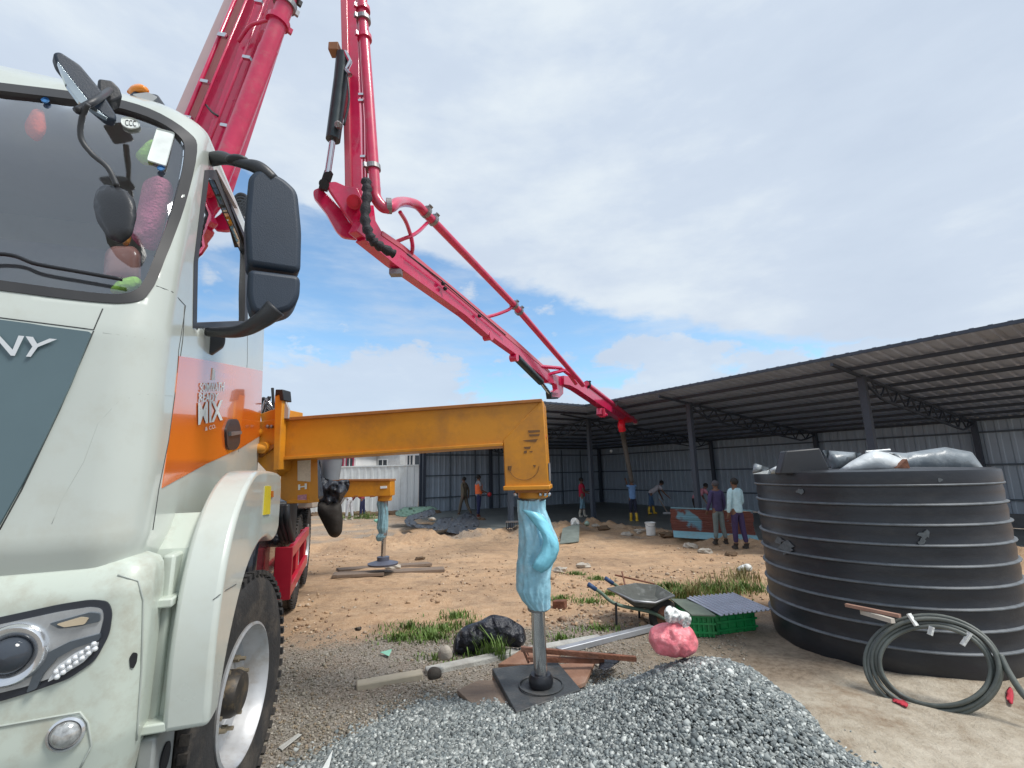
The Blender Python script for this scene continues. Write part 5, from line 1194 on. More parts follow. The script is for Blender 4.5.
# kerb
kb = thing('concrete_kerb', 'long pale concrete kerb half buried at the edge of the gravel heap', 'kerb', G(500, 668))
kp = [(356, 689, 424, 677), (426, 675, 520, 655), (520, 655, 602, 641)]
for i, (x0, y0, x1, y1) in enumerate(kp):
    q = MB(); a, b_ = G(x0, y0), G(x1, y1); a = Vector((a.x, a.y, g(a.x, a.y) + .025)); b_ = Vector((b_.x, b_.y, g(b_.x, b_.y) + .03)); q.bar(a - UPV * .03, b_ - (b_ - a).normalized() * .012 - UPV * .03, .10, .09); q.build('kerb_block', conc if i else mat('kerb_new', (.40, .36, .28), .85, 0, .1, 9), kb, bevel=.012)
q = MB(); a, b_ = G(558, 655), G(652, 631); q.bar(a + Vector((0, 0, .03)), b_ + Vector((0, 0, .03)), .07, .05); tag(q.build('steel_channel', mat('channel_galvanised', (.42, .44, .47), .45, .5, .15, 6, dirt=(.15, .12, .14), damt=.5), bevel=.006), 'grey steel channel lying from the pink bag towards the jack', 'channel')
# black bag on the grass
single(pillow([(452, 650), (455, 636), (464, 626), (480, 621), (492, 614), (508, 617), (524, 627), (527, 640), (521, 648), (500, 646), (482, 648), (470, 655), (458, 656)], lambda x, y: P(x, y, 4.45), .13, 'rubbish_bag', bagm, step=2.5, nz=.4, nsc=4, wr=.05), 'black plastic rubbish bag slumped on the grass by the jack rod', 'bag')
single(pillow([(437, 656), (440, 647), (448, 644), (453, 652), (452, 660), (440, 661)], lambda x, y: P(x, y, 4.0), .05, 'rock', mat('rock_beige', (.42, .38, .32), .9, 0, .2, 8, bump=.5, bscale=30), step=4, wr=.01), 'pale rock beside the black rubbish bag', 'rock')
single(pillow([(427, 671), (432, 666), (441, 668), (442, 678), (428, 681)], lambda x, y: P(x, y, 3.7), .04, 'rock', mat('rock_dark', (.10, .085, .07), .9, 0, .2, 8, bump=.5, bscale=30), step=4, wr=.01), 'dark lump of earth against the kerb end', 'rock')
bk_ = MB(); bp0 = G(560, 609); bk_.box(bp0 + UPV * .05, (.15, .09, .09), (Vector((.9, -.4, .1)).normalized(), Vector((.4, .9, 0)).normalized(), UPV))
single(bk_.build('brick', rust, bevel=.008), 'single brown brick on the sand right of the jack', 'brick')
single(pillow([(354, 628), (362, 626), (361, 631), (355, 631)], lambda x, y: P(x, y, 4.8), .02, 'rock', MATS['rock_dark'], step=3, wr=.004), 'small dark stone alone on the sand near the front wheel', 'rock')
single(board('plastic_scrap', [(380, 652, .03), (392, 649, .05), (389, 656, .02)], .004, mat('scrap_green', (.25, .55, .42), .5), 'small green and white plastic scrap on the gravelly ground', 'scrap'), 'small green and white plastic scrap on the gravelly ground', 'scrap')
single(board('plastic_sliver', [(320, 772, .03), (333, 749, .10), (328, 772, .03)], .004, mat('sliver_white', (.75, .78, .76), .5), 'white pointed sliver of plastic at the bottom edge of the gravel', 'scrap'), 'white pointed plastic sliver sticking out of the gravel at the bottom', 'scrap')
single(board('plaster_scrap', [(278, 747, .02), (298, 733, .02), (302, 734, .02), (282, 750, .02)], .006, conc, 'thin grey sliver', 'scrap'), 'thin grey stick on the ground behind the front wheel', 'stick')
# pink bag with white tie
pb = thing('shopping_bag', 'pink plastic bag tied with white on top of the gravel heap', 'bag', P(673, 655, 3.05))
pillow([(648, 640), (650, 628), (660, 623), (672, 622), (682, 622), (692, 628), (699, 642), (697, 652), (688, 657), (672, 657), (656, 654)], dplane(3.05), .12, 'bag_body', pinkbag, pb, 2.2, .2, 8, wr=.018)
pillow([(665, 622), (664, 610), (668, 605), (674, 607), (680, 611), (688, 612), (692, 618), (690, 626), (684, 630), (678, 622), (672, 624)], dplane(3.02), .045, 'bag_neck', whitebag, pb, 1.8, .5, 24, wr=.035)
# green crates with sheets
def cratebox(px0, px1, d, h, label, rot=0):
    a = G(px0, 640); return None
cr = thing('plastic_crate', 'bright green plastic crate with a flat lid beside the pink bag', 'crate', Vector((2.0, 5.0, 0)))
def gy_(px, py): p = G(px, py); return Vector((p.x, p.y, g(p.x, p.y)))
a, b_, c_ = gy_(692, 632), gy_(712, 638), gy_(737, 630)
ca_ = (gy_(714, 638) + gy_(738, 629)) / 2
def crate(x0, y0, x1, y1, back, h, root, lid=None):
    p0, p1 = gy_(x0, y0), gy_(x1, y1); d_ = (p1 - p0); dn = Vector((-d_.y, d_.x, 0)).normalized(); dn = dn if dn.y > 0 else -dn
    q = MB(); q.prism([p0, p1, p1 + dn * back, p0 + dn * back], Vector((0, 0, h))); cb_ = q.build('crate_body', greenc, root, bevel=.01)
    L_ = d_.length; u_ = d_.normalized()
    for k_ in range(5):
        q = MB(); q.box(p0 + u_ * (L_ * (k_ + .5) / 5) - dn * .006 + Vector((0, 0, h / 2)), (.012, .016, h * .9), (u_, dn, UPV)); q.build('crate_rib', greenc, root)
    for z_ in (.25, .65, .97):
        q = MB(); q.box(p0 + d_ / 2 - dn * .008 + Vector((0, 0, h * z_)), (L_ + .01, .018, .018), (u_, dn, UPV)); q.build('crate_rim', greenc, root)
    return p0, p1, dn
p0, p1, dn = crate(692, 638, 716, 638, .45, .19, cr)
q = MB(); q.prism([p0 - dn * .04 + UPV * .197, p1 - dn * .04 + UPV * .197, p1 + dn * .5 + UPV * .2, p0 + dn * .5 + UPV * .2], UPV * .012); q.build('crate_lid', mat('lid_grey_green', (.16, .19, .15), .7, 0, .2, 8), cr)
cr2 = thing('plastic_crate', 'second green crate under a ribbed pale grey sheet beside the black tank', 'crate', gy_(740, 634))
p0, p1, dn = crate(717, 636, 757, 631, .40, .18, cr2)
q = MB(); corr(q, p0 - dn * .08 + UPV * .20, p1 - dn * .08 + UPV * .205 + Vector((.1, 0, 0)), p0 + dn * .42 + UPV * .24, p1 + dn * .42 + UPV * .24 + Vector((.1, 0, 0)), .05, .014, UPV)
tag(q.build('corrugated_sheet', mat('sheet_lilac_grey', (.45, .47, .54), .5, .2, .1, 6)), 'small pale corrugated sheet lying on the green crate', 'roof sheet')
# wheelbarrow
wbp = G(634, 630)
wb = thing('wheelbarrow', 'old dark wheelbarrow with cement stained tray and blue handles on the rough ground', 'wheelbarrow', wbp)
D_ = wbp.y
q = MB()
rim = [P(608, 589, D_ + .35), P(636, 584, D_ + .55), P(657, 586, D_ + .45), P(674, 596, D_ + .1), P(655, 603, D_ - .1), P(634, 601, D_ - .1)]
bot = [P(622, 598, D_ + .25), P(640, 596, D_ + .35), P(655, 597, D_ + .3), P(662, 603, D_ + .12), P(650, 609, D_ + .05), P(636, 608, D_ + .05)]
q.v = rim + bot; n = 6
for i in range(n): q.f.append((i, (i + 1) % n, (i + 1) % n + n, i + n))
q.f.append(tuple(range(n, 2 * n)))
tr = q.build('tray', mat('tray_cement', (.085, .09, .08), .75, .1, .3, 10, dirt=(.28, .29, .28), dscale=7, damt=.6), wb); s_ = tr.modifiers.new('s', 'SOLIDIFY'); s_.thickness = .012
q = MB(); q.tube([p for p in rim], .012, 8, closed=True); q.build('tray_rim', steel, wb, smooth=True)
for dx, dy, dd in ((0, 0, -.05), (17, -6, .45)):
    q = MB(); q.tube(curve([P(589 + dx, 585 + dy, D_ + .1 + dd), P(600 + dx, 592 + dy, D_ + .1 + dd), P(616 + dx, 604 + dy * .8, D_ + .08 + dd), P(650 + dx * .2, 612, D_ + .05 + dd * .5), P(664, 619, D_ + .1)]), .017, 8); fo2 = q.build('handle', mat('barrow_frame_green', (.10, .15, .11), .5), wb, smooth=True)
    q = MB(); q.tube([P(588 + dx, 584 + dy, D_ + .1 + dd), P(596 + dx, 589.5 + dy, D_ + .1 + dd)], .023, 8); q.build('grip', mat('grip_blue', (.03, .07, .16), .5), wb, smooth=True)
for x, y0, y1, dd in ((616, 603, 625, 0), (639, 608, 618, .3)):
    q = MB(); q.tube([P(x, y0, D_ + dd), P(x + .5, y1, D_ + dd)], .012, 8); q.build('leg', blackm, wb)
q = MB(); cw = P(664, 616, D_ + .12); q.lathe([(.10, -.03), (.155, -.03), (.165, -.01), (.165, .01), (.155, .03), (.10, .03), (.10, -.03)], cw, Vector((.25, -.95, 0)), 28); q.build('wheel', rubber, wb, smooth='auto')
q = MB(); q.lathe([(.10, -.01), (.03, -.03), (.03, .03), (.10, .01)], cw, Vector((.25, -.95, 0)), 20); q.build('wheel_disc', rust, wb)
# rebar sticks behind the barrow
for i, (a, b_) in enumerate((((615, 575), (655, 584)), ((622, 572), (625, 585)))):
    q = MB(); q.tube([P(*a, 6.6), P(*b_, 6.3)], .012, 6); tag(q.build('steel_rod', rust), ('long bent rusty rod resting behind the wheelbarrow', 'short upright rusty rod stub behind the wheelbarrow')[i], 'rod')

# ================================================================== WATER TANK
tdir = Vector((math.sin(math.radians(36.3)), math.cos(math.radians(36.3)), 0)); TD = 5.70; TC = tdir * TD; TR = .94; TC.z = g(TC.x, TC.y) - .02
tank = thing('water_tank', 'big ribbed black plastic water tank with plastic sheeting on its top', 'water tank', TC)
TH = 1.49 - TC.z
prof = [(TR * .97, 0)]; nr = 9
for i in range(nr):
    z0 = .07 + (TH - .17) * i / nr; z1 = .07 + (TH - .17) * (i + 1) / nr
    prof += [(TR * .985, z0 + .006), (TR * .992, z0 + (z1 - z0) * .5), (TR * .985, z1 - .022), (TR * 1.0, z1 - .018)]
prof += [(TR * 1.0, TH - .02), (TR * .995, TH), (TR * .95, TH + .012), (.30, TH + .03), (.001, TH + .035)]
q = MB(); q.lathe(prof, TC, UPV, 96); q.build('tank_body', tankm, tank, smooth='auto')
for i in range(nr):
    z1 = .07 + (TH - .17) * (i + 1) / nr
    q = MB(); q.lathe([(TR * .985, z1 - .020), (TR * 1.005, z1 - .015), (TR * 1.009, z1 - .009), (TR * 1.006, z1 - .003), (TR * .985, z1 + .004)], TC, UPV, 96); q.build('tank_rib', tankr, tank, smooth=True)
ts = MB(); ts.lathe([(TR * 1.001, 0), (TR * 1.001, TH)], TC, UPV, 128); tsf = Surf(ts)
scm = mat('scuff_chalk', (.11, .125, .135), .8, 0, .3, 30)
for cx, cy, s_, sd_ in ((786, 548, 9, 1), (779, 541, 5, 2), (925, 535, 7, 3), (922, 542, 5, 4), (800, 491, 4, 5), (940, 480, 3, 6)):
    rs = random.Random(sd_); pl = [(cx + s_ * math.cos(a) * rs.uniform(.4, 1.2), cy + s_ * .8 * math.sin(a) * rs.uniform(.3, 1.2)) for a in [i * 6.28 / 10 for i in range(10)]]
    panel(tsf, 'scuff_mark', pl, scm, tank, off=.0015, step=5)
# domed top pieces
def tz(px, py, d): return P(px, py, d)
def topblock(poly, d, th, name, material, parent=tank):
    q = MB(); q.prism([P(x, y, d) for x, y in poly], Vector((0, th, 0))); return q.build(name, material, parent, bevel=.012)
topblock([(780, 474), (786, 451), (820, 448), (832, 474)], 4.25, .10, 'tank_lid', mat('lid_dark_plastic', (.028, .03, .035), .5))
filmw = mat('sheeting_white', (.62, .66, .67), .35, 0, .1, 6, bump=.5, bscale=14)
filmg = mat('sheeting_grey', (.20, .23, .25), .35, 0, .2, 5, bump=.5, bscale=12, dirt=(.42, .46, .48), damt=.6)
shg = thing('plastic_sheeting', 'crumpled white and grey plastic sheeting spread over the top of the black tank', 'plastic sheeting', P(880, 472, 3.9))
def tent(poly, d, th, name, material):
    return pillow(poly, dplane(d), th, name, material, shg, 5, .25, 6, wr=.015, r=1.5)
tent([(833, 474), (850, 462), (862, 455), (874, 450), (888, 453), (905, 460), (908, 474)], 4.15, .20, 'white_sheet', filmw)
tent([(822, 450), (862, 453), (850, 463), (834, 474), (828, 460)], 4.5, .12, 'grey_sheet', filmg)
tent([(875, 451), (905, 453), (945, 447), (972, 452), (988, 474), (900, 474), (890, 458)], 4.5, .18, 'grey_sheet', filmg)
tent([(752, 474), (768, 470), (783, 463), (784, 474)], 4.45, .10, 'white_sheet', filmw)
tent([(752, 474), (754, 463), (770, 468), (760, 473)], 4.5, .05, 'grey_sheet', filmg)
q = MB(); q.tube([P(866, 452, 4.4), P(890, 450, 4.4)], .012, 6); q.build('sheet_edge', filmw, shg)
q = MB(); q.prism([P(898, 468, 3.98), P(907, 459, 3.98), (P(911, 471, 3.98))], Vector((0, .05, 0))); q.build('brown_offcut', rust, shg)
# coil of conduit leaning on the tank, with sticks and ties
cpn = (CAM - P(930, 665, 3.1)).normalized(); cpn.z = .40; cpn.normalize(); cpp = P(930, 665, 3.40)
coil = thing('conduit_coil', 'coil of grey green conduit leaning against the foot of the black tank', 'conduit coil', P(930, 716, 3.27))
condm = mat('conduit_grey', (.095, .11, .10), .5, 0, .2, 12, dirt=(.20, .20, .18), damt=.5)
def cpt(x, y, s_=0): return onpl(x, y, cpp, cpn) + cpn * s_
for k_ in range(6):
    rx, ry = 68 - k_ * 2.6, 50 - k_ * 2.2; cx, cy = 934 + (k_ % 3) * 1.2 - 1, 666 + (k_ % 2) * 2 - k_ * .3
    q = MB(); q.tube([cpt(cx + rx * math.cos(a) - 4 * math.sin(a), cy + ry * math.sin(a) + 12 * math.cos(a) * .6, .014 * (k_ % 3) + .012 * math.sin(3 * a + k_)) for a in [i * 2 * math.pi / 60 for i in range(60)]], .013, 8, closed=True); q.build('conduit_turn', condm, coil, smooth=True)
for (x0, y0), (x1, y1) in (((909, 615), (917, 627)), ((970, 634), (962, 646)), ((932, 628), (930, 636))):
    q = MB(); q.bar(cpt(x0, y0, .05), cpt(x1, y1, .045), .03, .014); q.build('tie', whitebag, coil)
q = MB(); q.tube(curve([cpt(1000, 655, .0), cpt(1008, 672, .02), cpt(1022, 694, .03), cpt(1034, 705, .03)]), .018, 8); q.build('loose_end', condm, coil, smooth=True)
q = MB(); q.bar(P(846, 605, 3.84), P(900, 616, 3.52), .03, .022); tag(q.build('timber_stick', mat('stick_pinkish', (.34, .20, .15), .8)), 'reddish stick lying on top of the coil against the tank', 'stick')
q = MB(); q.bar(P(862, 612, 3.76), P(893, 621, 3.50), .03, .03); tag(q.build('timber_stick', mat('stick_cream', (.50, .46, .40), .8)), 'short cream stick just under the reddish one on the tank', 'stick')
single(pillow([(893, 697), (901, 698), (909, 704), (907, 708), (899, 704), (892, 701)], lambda x, y: Z(x, y, .02), .02, 'red_cloth', mat('cloth_red', (.45, .03, .05), .8), step=3, wr=.01), 'red rag at the foot of the conduit coil', 'rag')
single(pillow([(1005, 692), (1010, 685), (1014, 692), (1013, 705), (1008, 703)], lambda x, y: Z(x, y, .015), .012, 'red_cloth', mat('cloth_rose', (.45, .03, .05), .8), step=3, wr=.01), 'small red and white rag right of the coil end', 'rag')
q = MB(); q.bar(G(1010, 640) + UPV * .1, G(1060, 655) + UPV * .1, .12, .1); tag(q.build('steel_channel', tankm, bevel=.01), 'dark steel section on the ground right of the tank', 'channel')
q = MB(); q.bar(P(1012, 574, 7.5), P(1060, 596, 7), .08, .03); tag(q.build('plank', wood), 'grey plank lying in the dirt at the far right behind the tank', 'plank')
single(pillow([(735, 569), (741, 565), (748, 563), (753, 567), (751, 573), (745, 571), (740, 574)], lambda x, y: P(x, y, 7.1), .03, 'plastic_scrap', whitebag, step=3), 'crumpled white plastic scrap on the sand left of the tank', 'scrap')

# ================================================================== MID DISTANCE
# rusty blue painted sheets standing as a low screen
rp_m = bpy.data.materials.new('rusty_blue_sheet'); rp_m.use_nodes = True; t = rp_m.node_tree; b = t.nodes['Principled BSDF']; tcn = t.nodes.new('ShaderNodeTexCoord'); L = t.links
n_ = t.nodes.new('ShaderNodeTexNoise'); n_.inputs['Scale'].default_value = 1.6; n_.inputs['Detail'].default_value = 8; L.new(tcn.outputs['Object'], n_.inputs[0])
r_ = t.nodes.new('ShaderNodeValToRGB'); L.new(n_.outputs[0], r_.inputs[0]); e_ = r_.color_ramp.elements; e_[0].position = .56; e_[0].color = (.17, .06, .045, 1); e_[1].position = .61; e_[1].color = (.16, .32, .40, 1); L.new(r_.outputs[0], b.inputs[0]); b.inputs['Roughness'].default_value = .8
def gp_(px, py): p = G(px, py); return p
sc = thing('scrap_screen', 'low screen of rusty corrugated sheets with patches of pale blue paint', 'sheet stack', gp_(710, 540))
a0, a1 = P(673, 531, 13.7), P(757, 540, 13.1); a0.z = g(a0.x, a0.y) + .02; a1.z = g(a1.x, a1.y) + .02
for i in range(6):
    q = MB(); z0 = .13 * i; u_ = (a1 - a0).normalized(); nn = Vector((u_.y, -u_.x, 0)); nn = nn if nn.y < 0 else -nn
    sh_ = nn * random.uniform(-.02, .03) + u_ * random.uniform(-.05, .05)
    corr(q, a0 + sh_ + UPV * z0, a0 + sh_ + UPV * (z0 + .135), a1 + sh_ + UPV * z0, a1 + sh_ + UPV * (z0 + .135), .045, .018, nn); q.build('rusty_sheet', rp_m, sc)
q = MB(); q.prism([a0 + UPV * .80, a1 + UPV * .80, a1 - nn * .5 + UPV * .78, a0 - nn * .5 + UPV * .78], UPV * .015); q.build('top_sheet', mat('sheet_faded_blue', (.22, .42, .48), .6, 0, .2, 3, dirt=(.22, .10, .06), dscale=1.5, damt=.8), sc)
q = MB(); q.prism([a0 + nn * .35 + UPV * .05, a1 + nn * .35 + UPV * .03, a1 + nn * .03 + UPV * .16, a0 + nn * .03 + UPV * .18], UPV * .015); q.build('foot_sheet', MATS['sheet_faded_blue'], sc)
# bucket
bk = gp_(651, 535); bkt = thing('bucket', 'white plastic bucket standing on the dirt in front of the shed', 'bucket', bk)
q = MB(); q.lathe([(.13, 0), (.15, .34), (.16, .34), (.165, .37), (.155, .37), (.145, .33), (.12, .02), (.001, .02)], bk, UPV, 24); q.build('bucket_body', mat('bucket_white', (.72, .74, .72), .4), bkt, smooth='auto')
q = MB(); q.tube(curve([bk + Vector((-.16, 0, .33)), bk + Vector((-.08, -.13, .26)), bk + Vector((.08, -.13, .26)), bk + Vector((.16, 0, .33))]), .006, 6); q.build('bucket_handle', steel, bkt)
# sacks, crate, sheet
single(pillow([(570, 525), (571, 519), (575, 517), (579, 520), (580, 525), (575, 527)], dplane(16.0), .08, 'white_sack', whitebag, step=1.2, wr=.10, nsc=6), 'small white sack at the edge of the wet floor', 'sack')
single(pillow([(584, 523), (587, 520), (590, 523), (589, 526), (585, 526)], dplane(16.2), .10, 'helmet', mat('tin_green_white', (.35, .5, .42), .4), step=2, wr=.0), 'small greenish tin beside the foot of the corner post', 'tin')
single(pillow([(427, 498 + 20), (434, 517), (437, 520), (430, 521)], dplane(15), .1, 'rock', MATS['rock_beige'], step=2), 'pale rock near the dark tarpaulin heap', 'rock')
ct = gp_(513, 531); cto = thing('slatted_crate', 'small dark slatted crate in front of the shed post', 'crate', ct)
for k_ in range(7):
    q = MB(); q.box(ct + Vector((-.2 + .066 * k_, 0, .15)), (.025, .02, .26)); q.build('slat', blackm, cto)
q = MB(); q.box(ct + Vector((0, .0, .29)), (.46, .3, .03)); q.box(ct + Vector((0, .15, .02)), (.46, .3, .03)); q.build('crate_frame', steel, cto)
q = MB(); q.prism([G(560, 545) + UPV * .02, G(579, 543) + UPV * .03, G(580, 530) + UPV * .22, G(563, 534) + UPV * .16], UPV * .02); tag(q.build('grey_sheet', mat('sheet_dull_green', (.17, .20, .18), .7, 0, .2, 5)), 'dull grey sheet lying on the spoil right of the blue film', 'sheet')
# tarps on the sand
ta = thing('tarp_heap', 'crumpled black tarpaulin with green underside lying on the sand before the shed', 'tarpaulin', gp_(455, 533))
def tp(poly, th, m_, nm, dd=0, seed=0): return pillow(poly, lambda x, y: P(x, y, 14.9 + dd * .3 + (533 - y) * .16), th, nm, m_, ta, 1.3, .6, 2.2, seed, wr=.22, r=1)
tp([(395, 512), (404, 507), (432, 506), (438, 509), (430, 513), (404, 517), (396, 516)], .12, tarpg, 'tarp_fold', .8, 1)
tp([(404, 521), (408, 516), (424, 511), (434, 508), (436, 514), (426, 518), (414, 520), (418, 524), (436, 525), (434, 529), (416, 528), (407, 526)], .15, tarp, 'tarp_fold', 0, 2)
tp([(432, 525), (440, 518), (452, 517), (460, 521), (456, 527), (444, 530), (433, 531)], .18, tarp, 'tarp_fold', -.1, 3)
tp([(446, 532), (452, 524), (458, 517), (466, 512), (474, 514), (480, 522), (478, 529), (468, 533), (456, 534)], .32, tarp, 'tarp_bundle', -.4, 4)
single(pillow([(372, 520), (385, 517), (378, 524)], dplane(15.5), .05, 'green_sheet', mat('mint_sheet', (.22, .52, .42), .6), step=2), 'mint green plastic sheet on the ground below the rear outrigger', 'sheet')
# small light on post
q = MB(); q.ball(P(611, 451, 22), .07, 8); tag(q.build('bulb_lamp', mat('bulb_white', (.8, .85, .85), .3)), 'small white bulb fixed high on an inner shed post', 'lamp')
# debris on spoil
CL = ['dark earth lump right of the corner post foot', 'pale earth lump between the corner post and the white bucket', 'pale earth lump just left of the white bucket', 'dark earth lump just right of the white bucket',
 'pale earth lump in front of the rusty blue sheets', 'pale earth lump behind the dull grey sheet', 'dark earth lump at the right end of the black tarpaulin', 'pale earth lump hidden behind the blue film', 'pale earth lump before the feet of the person in purple',
 'dark earth lump below the person in the pale blue shirt', 'pale earth lump on the sand right of the blue film', 'pale earth lump furthest forward right of the blue film', 'dark earth lump alone on open sand right of the rear jack', 'pale earth lump touching the planks of the rear jack']
for i, (x, y, s_) in enumerate(((604, 530, .16), (627, 536, .13), (640, 533, .14), (668, 537, .16), (690, 548, .14), (595, 527, .12), (480, 521, .16), (540, 527, .14), (705, 553, .12), (731, 556, .1), (584, 568, .10), (560, 572, .09), (420, 560, .08), (393, 569, .1))):
    p = gp_(x, y); q = MB(); q.ball(p + UPV * s_ * .3, s_, 6, (1.4, 1, .6), .6, i * 3.1); tag(q.build('clod', MATS['rock_beige'] if i % 3 else MATS['dark_earth']), CL[i], 'clod', 'lumps of earth in front of the shed')

# ================================================================== PEOPLE
skin = mat('skin_brown', (.16, .085, .055), .6, 0, .05, 8); hairm = mat('hair_black', (.012, .011, .011), .7)
def skinned(name, nodes, edges, material, parent, root=0, sub=2):
    me = bpy.data.meshes.new(name); me.from_pydata([tuple(n_[0]) for n_ in nodes], edges, []); me.materials.append(material)
    o = bpy.data.objects.new(name, me); COL.objects.link(o); setp(o, parent)
    sk = o.modifiers.new('skin', 'SKIN'); sk.use_smooth_shade = True
    for i, n_ in enumerate(nodes):
        v = me.skin_vertices[0].data[i]; r = n_[1]; v.radius = (r if isinstance(r, tuple) else (r, r)); v.use_root = (i == root)
    s_ = o.modifiers.new('sub', 'SUBSURF'); s_.levels = sub; s_.render_levels = sub
    return o
def cloth(name, col): return mat(name, col, .85, 0, .15, 12, bump=.3, bscale=30)
def person(px, pyf, h, yaw, label, shirt, pants, boots, lean=0, armL=(0, 20), armR=(0, 20), legL=(0, 0), legR=(0, 0), sleeves=1.0, cap=None, z=None, extra=None, headtilt=0, bootm=None, spread=.08, group=None, d=None):
    k = h / 1.72
    if d is None:
        zf = None; r = ray(px, pyf); p = G(px, pyf) 
        if z == 'floor':
            zz = FLZ(4); p = CAM + r * ((zz - CAM.z) / r.z)
    else: p = P(px, pyf, d)
    root = thing('person', label, 'person', p, group or 'people on the building site')
    cy, sy = math.cos(yaw), math.sin(yaw)
    def LW(v): return p + Vector((v[0] * cy - v[1] * sy, v[0] * sy + v[1] * cy, v[2])) * k          # x right, y forward
    rad = math.radians
    ln = rad(lean); dirt_ = Vector((0, math.sin(ln), math.cos(ln)))
    # legs first: work out hip height
    def leg(side, th, kn):
        hip = Vector((.085 * side, 0, 0)); a = rad(th); b2 = rad(th - kn)
        knee = hip + Vector((0, math.sin(a), -math.cos(a))) * .43; ank = knee + Vector((spread * .3 * side, math.sin(b2), -math.cos(b2))) * .41
        return hip, knee, ank
    LL, RL = leg(-1, *legL), leg(1, *legR)
    low = min(LL[2].z, RL[2].z); hz_ = -low + .08
    sh3 = Vector((0, 0, hz_)); LL = [v + sh3 for v in LL]; RL = [v + sh3 for v in RL]; pel = Vector((0, 0, hz_ + .02))
    waist = pel + dirt_ * .16; chest = pel + dirt_ * .38; nb = pel + dirt_ * .52; ht = ln * .6 + rad(headtilt); hd = Vector((0, math.sin(ht), math.cos(ht)))
    neck = nb + hd * .05; headc = nb + hd * .17; ht_ = nb + hd * .25
    def arm(side, a_, e_, out=8):
        s_ = nb - dirt_ * .05 + Vector((.17 * side, 0, 0)); a = rad(a_); b2 = rad(a_ + e_); o1 = math.sin(rad(out)) * side
        el_ = s_ + Vector((o1, math.sin(a), -math.cos(a))).normalized() * .29; wr_ = el_ + Vector((o1 * .3, math.sin(b2), -math.cos(b2))).normalized() * .25
        hn = wr_ + (wr_ - el_).normalized() * .09; return s_, el_, wr_, hn
    AL, AR = arm(-1, *armL), arm(1, *armR)
    # continuous body
    nd = [(pel, (.13, .10)), (waist, (.12, .09)), (chest, (.145, .10)), (nb, (.10, .08)), (neck, .052), (nb + hd * .10, .07), (headc, .088), (ht_, .07)]
    ed = [(0, 1), (1, 2), (2, 3), (3, 4), (4, 5), (5, 6), (6, 7)]
    for side, A_ in ((-1, AL), (1, AR)):
        i = len(nd); nd += [(A_[0], .055), (A_[1], .04), (A_[2], .028), (A_[2].lerp(A_[3], .45), (.036, .02))]; ed += [(3, i), (i, i + 1), (i + 1, i + 2), (i + 2, i + 3)]
        ax_ = (A_[3] - A_[2]).normalized(); sd2 = ax_.cross(Vector((0, 1, .2))).normalized(); pc = A_[2].lerp(A_[3], .45)
        for j in range(4):
            f1 = pc + ax_ * .055 + sd2 * (.024 * (j - 1.5)); f2 = f1 + ax_ * (.035 - .006 * abs(j - 1)) + Vector((0, .012, -.006)); m2 = len(nd); nd += [(f1, .009), (f2, .008)]; ed += [(i + 3, m2), (m2, m2 + 1)]
        m2 = len(nd); nd += [(pc + ax_ * .02 + sd2 * .05 * -side, .010), (pc + ax_ * .05 + sd2 * .06 * -side, .009)]; ed += [(i + 3, m2), (m2, m2 + 1)]
    for Lg in (LL, RL):
        i = len(nd); fw = Vector((0, 1, 0)); nd += [(Lg[0], .085), (Lg[1], .055), (Lg[2], .04), (Lg[2] + Vector((0, .13, -.045)), .035)]; ed += [(0, i), (i, i + 1), (i + 1, i + 2), (i + 2, i + 3)]
    def conv(nl): return [(LW(v), tuple(x * k for x in r) if isinstance(r, tuple) else r * k) for v, r in nl]
    skinned('body', conv(nd), ed, skin, root)
    # face details
    fwd = Vector((0, math.cos(ht), -math.sin(ht)))
    q = MB(); q.ball(LW(headc + fwd * .092 - hd * .008), .014 * k, 5, (1, 1.2, 1.4)); q.build('nose', skin, root, smooth=True)
    for s_ in (-1, 1):
        q = MB(); q.ball(LW(headc + fwd * .082 + Vector((.032 * s_, 0, 0)) + hd * .012), .010 * k, 5); q.build('eye', hairm, root, smooth=True)
        q = MB(); q.ball(LW(headc + Vector((.088 * s_, 0, 0))), .024 * k, 5, (.5, 1, 1.3)); q.build('ear', skin, root, smooth=True)
    q = MB(); q.ball(LW(headc + fwd * .080 - hd * .045), .018 * k, 5, (1.5, 1, .4)); q.build('mouth', mat('lips', (.13, .045, .035), .6), root, smooth=True)
    # hair or cap
    q = MB(); q.ball(LW(headc + hd * .028 - fwd * .014), .104 * k, 10, (.95, 1, .92)); q.build('cap' if cap else 'hair', cap or hairm, root, smooth=True)
    if cap: q = MB(); q.ball(LW(headc + hd * .04 + fwd * .10), .07 * k, 6, (1, 1, .18)); q.build('cap_peak', cap, root, smooth=True)
    # shirt
    sn = [(pel - Vector((0, 0, .09)), (.155, .125)), (pel + dirt_ * .02, (.155, .125)), (waist, (.15, .12)), (chest, (.17, .125)), (nb, (.115, .09)), (nb + hd * .03, .07)]; se = [(0, 1), (1, 2), (2, 3), (3, 4), (4, 5)]
    for A_ in (AL, AR):
        i = len(sn); sn += [(A_[0], .07), (A_[0].lerp(A_[1], .5 if sleeves < .8 else 1.0), .055)]; se += [(4, i), (i, i + 1)]
        if sleeves > .9: sn += [(A_[2], .042)]; se += [(i + 1, i + 2)]
    skinned('shirt', conv(sn), se, shirt, root, 2)
    pn = [(pel + Vector((0, 0, .03)), (.15, .12)), (pel - Vector((0, 0, .04)), (.14, .115))]; pe = [(0, 1)]
    for Lg in (LL, RL):
        i = len(pn); end = Lg[1].lerp(Lg[2], .85 if bootm is None else .35); pn += [(Lg[0] - Vector((0, 0, .03)), .095), (Lg[1], .072), (end, .06)]; pe += [(1, i), (i, i + 1), (i + 1, i + 2)]
